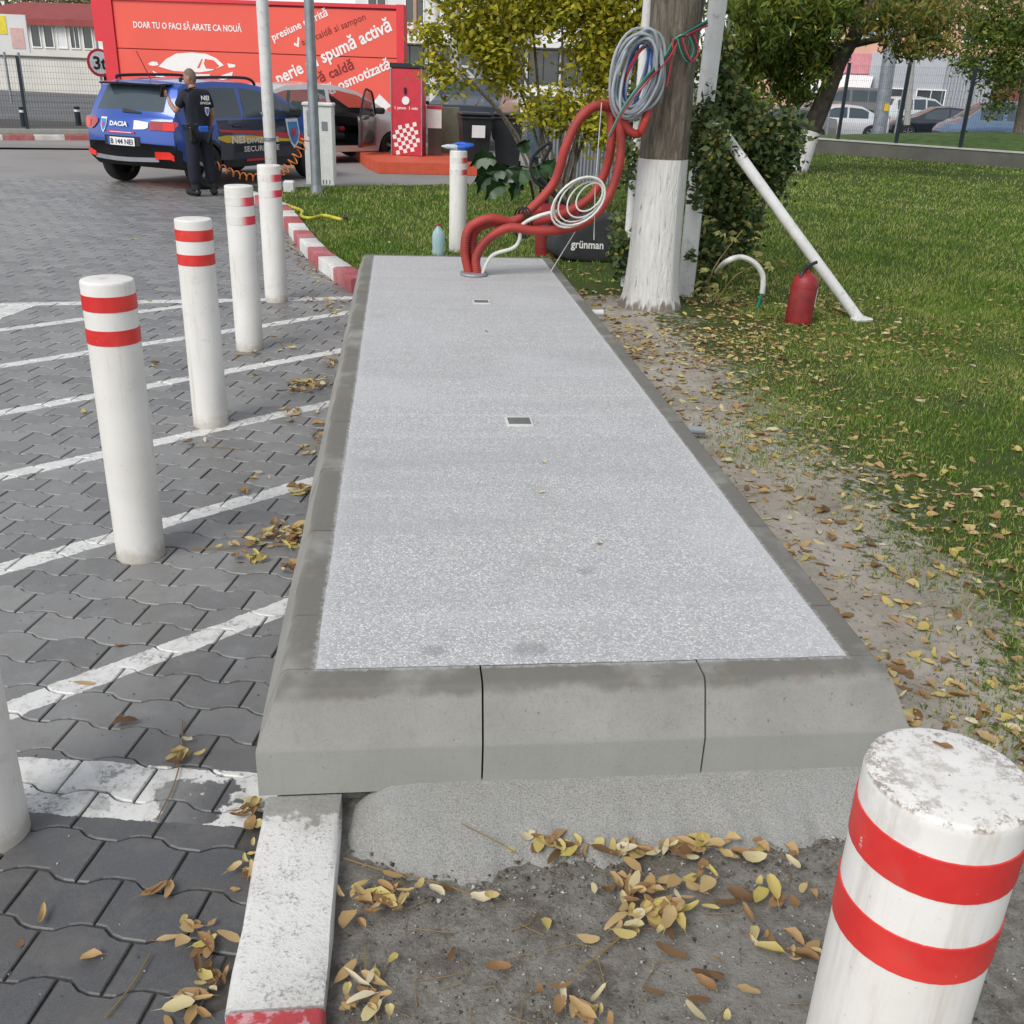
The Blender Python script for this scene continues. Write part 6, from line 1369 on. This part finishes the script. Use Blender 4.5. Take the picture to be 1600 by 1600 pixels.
MB().tube(helix(A(478, 215, 15.9), A(432, 272, 15.9), 7, .065), .009, 5).obj('coil', MATS['orange_hose'], oc, True, True); MB().tube(helix(A(338, 258, 15.3), A(430, 272, 15.8), 9, .05), .009, 5).obj('coil', MATS['orange_hose'], oc, True, True)
tag(MB().box(tuple(G(452, 293, .09)), (.16, .16, .2), bev=.02).obj('white_block', MATS['pipe_white']), 'small white block in the grass beside the farthest bollard', 'block')

# ================================================================== GRASS AND LITTER
def vnoise(x, y, s, seed=0):
    r = np.random.default_rng(seed); T = r.random((64, 64)); u, v = np.asarray(x) * s, np.asarray(y) * s; i, j = np.floor(u).astype(int), np.floor(v).astype(int); fu, fv = u - i, v - j
    fu, fv = fu * fu * (3 - 2 * fu), fv * fv * (3 - 2 * fv); g = lambda a, b: T[a % 64, b % 64]
    return g(i, j) * (1 - fu) * (1 - fv) + g(i + 1, j) * fu * (1 - fv) + g(i, j + 1) * (1 - fu) * fv + g(i + 1, j + 1) * fu * fv
LLY = np.array([p[1] for p in KP] + [p[1] for p in BK[1:]]); LLX = np.array([p[0] for p in KP] + [p[0] for p in BK[1:]])
def lawn_mask(x, y):
    ll = np.interp(y, LLY, LLX) + .22
    ok = (x > ll) & (y < 31) & (x < 17.3 - np.clip(y - 24.2, 0, 99) * 1.04)
    slab_ = (x > -.40) & (x < 1.34) & (y > 1.9) & (y < 8.42); return ok & ~slab_
def turf(x, y):
    n = vnoise(x, y, 1.7, 3) * .6 + vnoise(x, y, 5.0, 4) * .4
    edge = np.interp(y, [2, 3, 4, 5, 6, 7.2, 8.2, 8.8, 9.4], [1.45, 1.62, 1.72, 1.62, 1.75, 2.55, 2.6, 1.9, -3])
    d = x - edge + (n - .5) * 1.1
    t = np.clip(d / .6 + .1, 0, 1) * np.clip(-.25 + 1.9 * (.6 * vnoise(x, y, 1.9, 8) + .4 * vnoise(x, y, 6.5, 9)), 0.03, 1)
    t = np.where((y > 9.4) | (x > 4.2), np.clip(.25 + 1.2 * n, .15, 1), t)
    t = np.where((y > 7.9) & (y < 10.5) & (x > 1.35) & (x < 2.6), t * .15, t)
    bare = np.exp(-((x - 13) / 1.6) ** 2 - ((y - 22.5) / .7) ** 2); return t * (1 - bare)
def unproj(px, py):
    W = np.stack([px - 800, 800 - py, np.full_like(px, -FP)], 1) @ RC.T; t = -CH / W[:, 2]; return W[:, 0] * t, W[:, 1] * t, W[:, 2] < -1
def blades(x, y, h, w, seed):
    r = np.random.default_rng(seed); n = len(x); z = soil_z(x, y) - .004; a = r.uniform(0, 2 * np.pi, n); ln = r.uniform(.15, .9, n) * h; b = r.uniform(0, 2 * np.pi, n)
    dx, dy = np.cos(a) * w / 2, np.sin(a) * w / 2; tx, ty = np.cos(b) * ln, np.sin(b) * ln
    V = np.stack([np.stack([x - dx, y - dy, z], 1), np.stack([x + dx, y + dy, z], 1), np.stack([x + dx * .7 + tx * .4, y + dy * .7 + ty * .4, z + h * .62], 1), np.stack([x - dx * .7 + tx * .4, y - dy * .7 + ty * .4, z + h * .62], 1), np.stack([x + tx, y + ty, z + h], 1)], 1).reshape(-1, 3)
    i = np.arange(n)[:, None] * 5; return V, np.concatenate([i + np.array([[0, 1, 2]]), i + np.array([[0, 2, 3]]), i + np.array([[3, 2, 4]])])
r = RNG
nx_ = 330000; x = r.uniform(1.3, 7.5, nx_); y = r.uniform(1.6, 8.2, nx_); k = lawn_mask(x, y) & (r.random(nx_) < turf(x, y)) & (x < 1.1 + y * .66)
x, y = x[k], y[k]; h = r.uniform(.012, .036, len(x)) * (.7 + .6 * vnoise(x, y, 3.0, 15)); Vn, Fn = blades(x, y, h, r.uniform(.003, .0055, len(x)), 3)
nf = 420000; px, py = r.uniform(-40, 1700, nf), r.uniform(225, 560, nf); x, y, ok = unproj(px, py); k = ok & (y > 7.6) & lawn_mask(x, y) & (r.random(nf) < turf(x, y) * .8)
k &= ~((np.hypot(x - TC[0], y - TC[1]) < .3)); x, y = x[k], y[k]; h = r.uniform(.022, .055, len(x)); Vf, Ff = blades(x, y, h, .004 + .0011 * (y - 6), 4)
V = np.vstack([Vn, Vf]); F = np.vstack([Fn, Ff + len(Vn)]); tag(link('lawn_grass', npmesh(V, F), MATS['grass_blade']), 'short green grass of the lawn thinning out towards the platform', 'grass', kind='stuff')
# leaves
def leaf_shape(seed):
    q = random.Random(seed); c = q.choice((-.3, .15, .3, .6, 1.0)); w = q.uniform(.30, .52); tw = q.uniform(-.5, .5); sd = q.uniform(-.12, .12); V = []
    cup = q.choice((.05, .15, .3, .6, 1.0))
    for t, k in ((0, .0), (.12, .6), (.36, 1), (.64, 1), (.88, .7), (1, q.choice((0, .25)))):
        z = c * (t - .5) ** 2 * .8 + .05; e = w / 2 * k * q.uniform(.85, 1.15); a = tw * (t - .5); y0 = sd * math.sin(t * 3)
        for sg in (1, 0, -1): V.append((t - .5, y0 + sg * e * math.cos(a), z + sg * e * math.sin(a) + abs(sg) * cup * e * q.uniform(.5, 1.2)))
    F = [f for i in range(5) for f in ((i * 3, i * 3 + 1, i * 3 + 4, i * 3 + 3), (i * 3 + 1, i * 3 + 2, i * 3 + 5, i * 3 + 4))]
    zm = min(v[2] for v in V); V = [(x, y, z - zm + .01) for x, y, z in V]
    V += [(-.5, .014, V[1][2]), (-.5, -.014, V[1][2]), (-.85, .05, V[1][2] * .5)]; F.append((18, 19, 20)); return V, F
SH = [leaf_shape(k) for k in range(12)]
LM = []
for V, F in SH: me = mesh(V, F, True); me.materials.append(MATS['fallen_leaf_mat']); LM.append(me)
spots = []                                  # x, y, z, size, area
def scatter(n, x0, x1, y0, y1, area, z=None, keep=None, s=(.022, .070)):
    for _ in range(n):
        x, y = random.uniform(x0, x1), random.uniform(y0, y1)
        if keep and not keep(x, y): continue
        zz = float(soil_z(x, y)) if z is None else z
        spots.append((x, y, zz + .002, random.uniform(*s), area))
def clump(px, py, n, rx, ry, area, z=0.0, mult=1.7, s=(.024, .068)):
    c = G(px, py, z)
    for k in range(int(n * mult + .5) if n > 3 else n): spots.append((c.x + random.gauss(0, rx), c.y + random.gauss(0, ry), z + .002 + random.random() * .018, random.uniform(*s), area))
# on the dirt in front of the platform
for a in [(590, 1415, 12, .03, .035), (620, 1395, 5, .03, .03), (580, 1565, 9, .03, .03), (545, 1480, 3, .02, .05), (860, 1325, 8, .04, .012), (960, 1332, 14, .06, .012), (1080, 1330, 12, .05, .012), (1190, 1340, 8, .05, .02), (1000, 1400, 14, .05, .03), (1050, 1430, 14, .05, .03), (985, 1450, 4, .03, .02), (1220, 1400, 6, .05, .02), (920, 1580, 6, .03, .02), (850, 1580, 3, .03, .02), (1120, 1540, 4, .03, .03), (760, 1410, 2, .01, .01), (1240, 1490, 4, .02, .02), (690, 1400, 2, .02, .01), (1180, 1470, 4, .04, .03), (1100, 1380, 5, .04, .02)]: clump(*a, 'dirt', .045)
# on the paving
for a in [(300, 1475, 6, .03, .03), (325, 1500, 6, .03, .04), (330, 1540, 5, .02, .04), (310, 1565, 4, .03, .03), (385, 1370, 6, .012, .05), (390, 1270, 8, .015, .03), (250, 1400, 3, .012, .01), (285, 1178, 5, .02, .03), (195, 1135, 2, .02, .02), (65, 1440, 1, .01, .01), (45, 1475, 1, .01, .01), (440, 835, 22, .06, .04), (420, 850, 12, .07, .03), (385, 875, 7, .03, .02), (460, 850, 8, .03, .05), (450, 890, 4, .02, .03), (485, 600, 26, .09, .04), (465, 612, 10, .08, .04), (460, 645, 6, .05, .03), (470, 770, 6, .03, .03), (480, 705, 5, .03, .06), (405, 745, 3, .04, .02), (385, 770, 2, .02, .01), (500, 680, 6, .02, .1), (515, 560, 8, .03, .15), (520, 480, 10, .05, .12), (440, 545, 3, .05, .03), (300, 700, 2, .04, .03), (240, 570, 2, .05, .03), (400, 555, 3, .05, .05), (480, 470, 8, .12, .06)]: clump(*a, 'paving', 0.0)
for yy in np.arange(8.8, 14.5, .045): x = kerb_x(yy) - .05 - abs(random.gauss(0, .06)); spots.append((x, yy, .004, random.uniform(.03, .055), 'paving'))
scatter(26, -1.6, -.45, 1.3, 8, 'paving', 0.0); scatter(60, -6, -.9, 4, 16, 'paving', 0.0)
# beside the platform on the soil and lawn
scatter(1700, 1.36, 2.7, 2.0, 7.2, 'soil', keep=lambda x, y: random.random() < .35 + .65 * float(vnoise(x, y, 2.1, 12)) and x < 1.0 + y * .62)
scatter(1100, 2.0, 5.5, 2.4, 8.5, 'soil', keep=lambda x, y: x < 1.1 + y * .66)
scatter(1500, 1.35, 3.9, 6.2, 8.6, 'soil', keep=lambda x, y: math.hypot(x - TC[0], y - TC[1]) > .28 and random.random() < .25 + float(vnoise(x, y, 1.8, 13)))
scatter(600, 2.3, 6.0, 6.4, 9.0, 'soil'); scatter(240, 2.5, 14, 9, 24, 'soil', s=(.04, .07)); scatter(90, -.6, 1.6, 8.6, 16, 'soil'); scatter(120, 1.36, 2.4, 8.0, 10.6, 'soil')
scatter(260, 1.37, 2.4, 1.2, 2.6, 'soil'); scatter(16, -.1, .6, 1.1, 1.9, 'dirt', .045)
for px, py in ((850, 722), (846, 770), (988, 1205), (760, 518), (938, 850)): c = G(px, py, .354); spots.append((c.x, c.y, .354 if py != 1205 else .06, .03, 'slab'))
c = G(1472, 1168, 1.03); spots.append((c.x, c.y, 1.032, .022, 'slab'))
def leaf_text(p):
    x, y, z, sz, ar = p
    if ar == 'slab': return ('small pale leaf lying alone on the grimy top of the right bollard' if z > .9 else 'small leaf lying alone on the pale slab surface'), 'slab'
    if ar == 'dirt':
        if y > 1.72 and x > .1: return 'dry leaf in the drift along the mortar apron edge', 'mortar edge'
        if x < .08 and y > 1.5: return 'dry leaf in the heap by the end of the white kerb', 'kerb heap'
        if x < .12: return 'dry leaf near the red kerb stone on the dirt', 'dirt by red kerb'
        if y > 1.45: return 'dry leaf on the dirt between the kerb and right bollard', 'dirt middle'
        return 'dry leaf on the bare dirt at the bottom edge', 'dirt bottom'
    if ar == 'paving':
        if y < 1.8: return 'dry leaf on the dark paving beside the white kerb', 'dark paving'
        if y < 2.5: return 'dry leaf on or near the worn white band', 'white band'
        if y < 4.2: return 'dry leaf in the drift left of the platform near first bollard', 'paving near'
        if y < 6.6: return 'dry leaf on the paving left of the platform middle', 'paving middle'
        return 'dry leaf on the far paving along the striped kerb', 'paving far'
    if y < 2.6: return 'dry leaf on soil by the near right platform corner', 'soil corner'
    if y < 3.6: return 'dry leaf on the bare soil patch right of the platform front', 'soil near'
    if y < 5: return 'dry leaf on the soil right of the platform middle', 'soil middle'
    return 'dry leaf on the soil towards the whitewashed trunk', 'soil far'
def scr(p):
    q = RC.T @ (np.array(p[:3]) - np.array([0, 0, CH])); return (800 + FP * q[0] / -q[2], 800 - FP * q[1] / -q[2], -q[2]) if q[2] < -.1 else (-999, -999, 1e9)
vis = []; oth = []
for p in spots:
    sx, sy, d = scr(p); (vis if (0 < sx < 1600 and 0 < sy < 1600) else oth).append((d / p[3], p))
vis.sort(key=lambda t: t[0]); ind = [p for _, p in vis[:290]]; rest = [p for _, p in vis[290:]] + [p for _, p in oth]
for p in ind:
    o = link('fallen_leaf', random.choice(LM), None, loc=p[:3], rot=(random.uniform(-.22, .22), random.uniform(-.15, .15), random.uniform(0, 6.28))); o.scale = (p[3] * random.uniform(.75, 1.2), p[3] * random.uniform(.6, 1.15), p[3]); lt_ = leaf_text(p); tag(o, lt_[0], 'leaf', 'fallen leaves: ' + lt_[1])
Vl = []; Fl = []; base = 0
for p in rest:
    V, F = SH[random.randrange(12)]; a, b, c = random.uniform(-.35, .35), random.uniform(-.25, .25), random.uniform(0, 6.28)
    Mx = np.array((Matrix.Rotation(c, 3, 'Z') @ Matrix.Rotation(b, 3, 'Y') @ Matrix.Rotation(a, 3, 'X'))); W = np.array(V) @ Mx.T * p[3] + np.array(p[:3]); Vl.append(W); Fl += [tuple(i + base for i in f) for f in F]; base += len(W)
me = bpy.data.meshes.new('m'); me.from_pydata(np.vstack(Vl).tolist(), [], Fl); me.update(); tag(link('leaf_litter', me, MATS['litter_leaf']), 'scattered dry leaves farther off on lawn, soil and paving', 'leaves', kind='stuff')
# twigs and stalks
def twig(pts, r, lab, z): tag(MB().tube([G(px, py, z + .004) for px, py in pts], r, 5, sub=5).obj('twig', MATS['twig']), lab, 'twig', 'fallen stalks')
twig([(535, 1340), (600, 1360), (680, 1378), (745, 1400)], .0022, 'brown stalk reaching from the kerb across the dirt', .045); twig([(640, 1230), (700, 1275), (770, 1312), (810, 1335)], .0016, 'thin dark stalk on the mortar apron', .075)
twig([(570, 1480), (575, 1540), (590, 1600)], .002, 'yellow stalk upright in view beside the kerb dirt', .045); twig([(900, 1520), (950, 1480), (1000, 1440)], .002, 'yellow stalk on the dirt left of the right bollard', .045)
twig([(285, 1125), (283, 1180), (270, 1230), (245, 1280)], .002, 'long stalk crossing the worn white band', .004); twig([(235, 1490), (205, 1540), (165, 1590)], .002, 'stalk on the dark paving at the bottom', .004)
twig([(300, 857), (370, 855), (425, 838)], .002, 'stalk beside the nearest whole bollard foot', .004); twig([(290, 700), (330, 698), (380, 702)], .002, 'pale stalk on the paving between two hatch lines', .004)

# crumbs of mortar, pebbles and bits on the bare ground
rq = np.random.default_rng(77)
def crumbs(n, x0, x1, y0, y1, smin, smax, zf, keep=None):
    x, y = rq.uniform(x0, x1, n), rq.uniform(y0, y1, n)
    if keep is not None: k = keep(x, y); x, y = x[k], y[k]
    n = len(x); s = smin + (smax - smin) * rq.random(n) ** 3; z = zf(x, y)
    base = np.array([(1, 0, 0), (-.5, .87, 0), (-.5, -.87, 0), (.2, .1, .8), (0, 0, -.6)]); V = np.zeros((n, 5, 3))
    a = rq.uniform(0, 6.28, n); ca, sa = np.cos(a), np.sin(a)
    for i, b in enumerate(base):
        j = b[None] * rq.uniform(.6, 1.4, (n, 3)); V[:, i, 0] = x + s * (j[:, 0] * ca - j[:, 1] * sa); V[:, i, 1] = y + s * (j[:, 0] * sa + j[:, 1] * ca); V[:, i, 2] = z + s * (j[:, 2] * .7 + .2)
    i = np.arange(n)[:, None] * 5
    return V.reshape(-1, 3), np.concatenate([i + np.array([f]) for f in ((0, 1, 3), (1, 2, 3), (2, 0, 3), (1, 0, 4), (2, 1, 4), (0, 2, 4))])
island('crumb_mat', [(0, (.05, .04, .03)), (.4, (.14, .125, .10)), (.75, (.28, .26, .23)), (1, (.48, .46, .42))], .9, 0, noise=.05)
A1 = crumbs(5200, -.13, 1.5, 1.05, 1.86, .0012, .006, lambda x, y: soil_z(x, y) + .001)
A2 = crumbs(900, -.1, 1.4, 1.66, 1.84, .002, .010, lambda x, y: soil_z(x, y) + .006)
A3 = crumbs(4200, 1.34, 2.5, 2.0, 7.0, .0015, .009, lambda x, y: soil_z(x, y) + .001, lambda x, y: x < 1.0 + y * .6)
A4 = crumbs(1500, -1.7, -.36, 1.15, 5.5, .001, .0045, lambda x, y: 0 * x + .001)
V = []; F = []; b_ = 0
for v, f in (A1, A2, A3, A4): V.append(v); F.append(f + b_); b_ += len(v)
tag(link('ground_crumbs', npmesh(np.vstack(V), np.vstack(F)), MATS['crumb_mat']), 'fine crumbs and grit scattered on dirt, soil and paving', 'grit', kind='stuff')
# short dry stems and stray debris on the dirt
Vl = []; Fl = []; nb = 0; mb = MB()
for k in range(160):
    if k < 70: x, y = random.uniform(-.1, 1.2), random.uniform(1.1, 1.8)
    else: x, y = random.uniform(1.37, 2.6), random.uniform(2.2, 6.8)
    a = random.uniform(0, 6.28); L_ = random.uniform(.03, .14); z = float(soil_z(x, y)) + .006; dx, dy = math.cos(a) * L_, math.sin(a) * L_; bx = random.uniform(-.3, .3)
    mb.tube([(x, y, z), (x + dx * .5 - dy * bx, y + dy * .5 + dx * bx, z + .004), (x + dx, y + dy, z)], .0011, 4)
tag(mb.obj('dry_stems', MATS['twig']), 'fine dry stems scattered over dirt and soil', 'stems', kind='stuff')
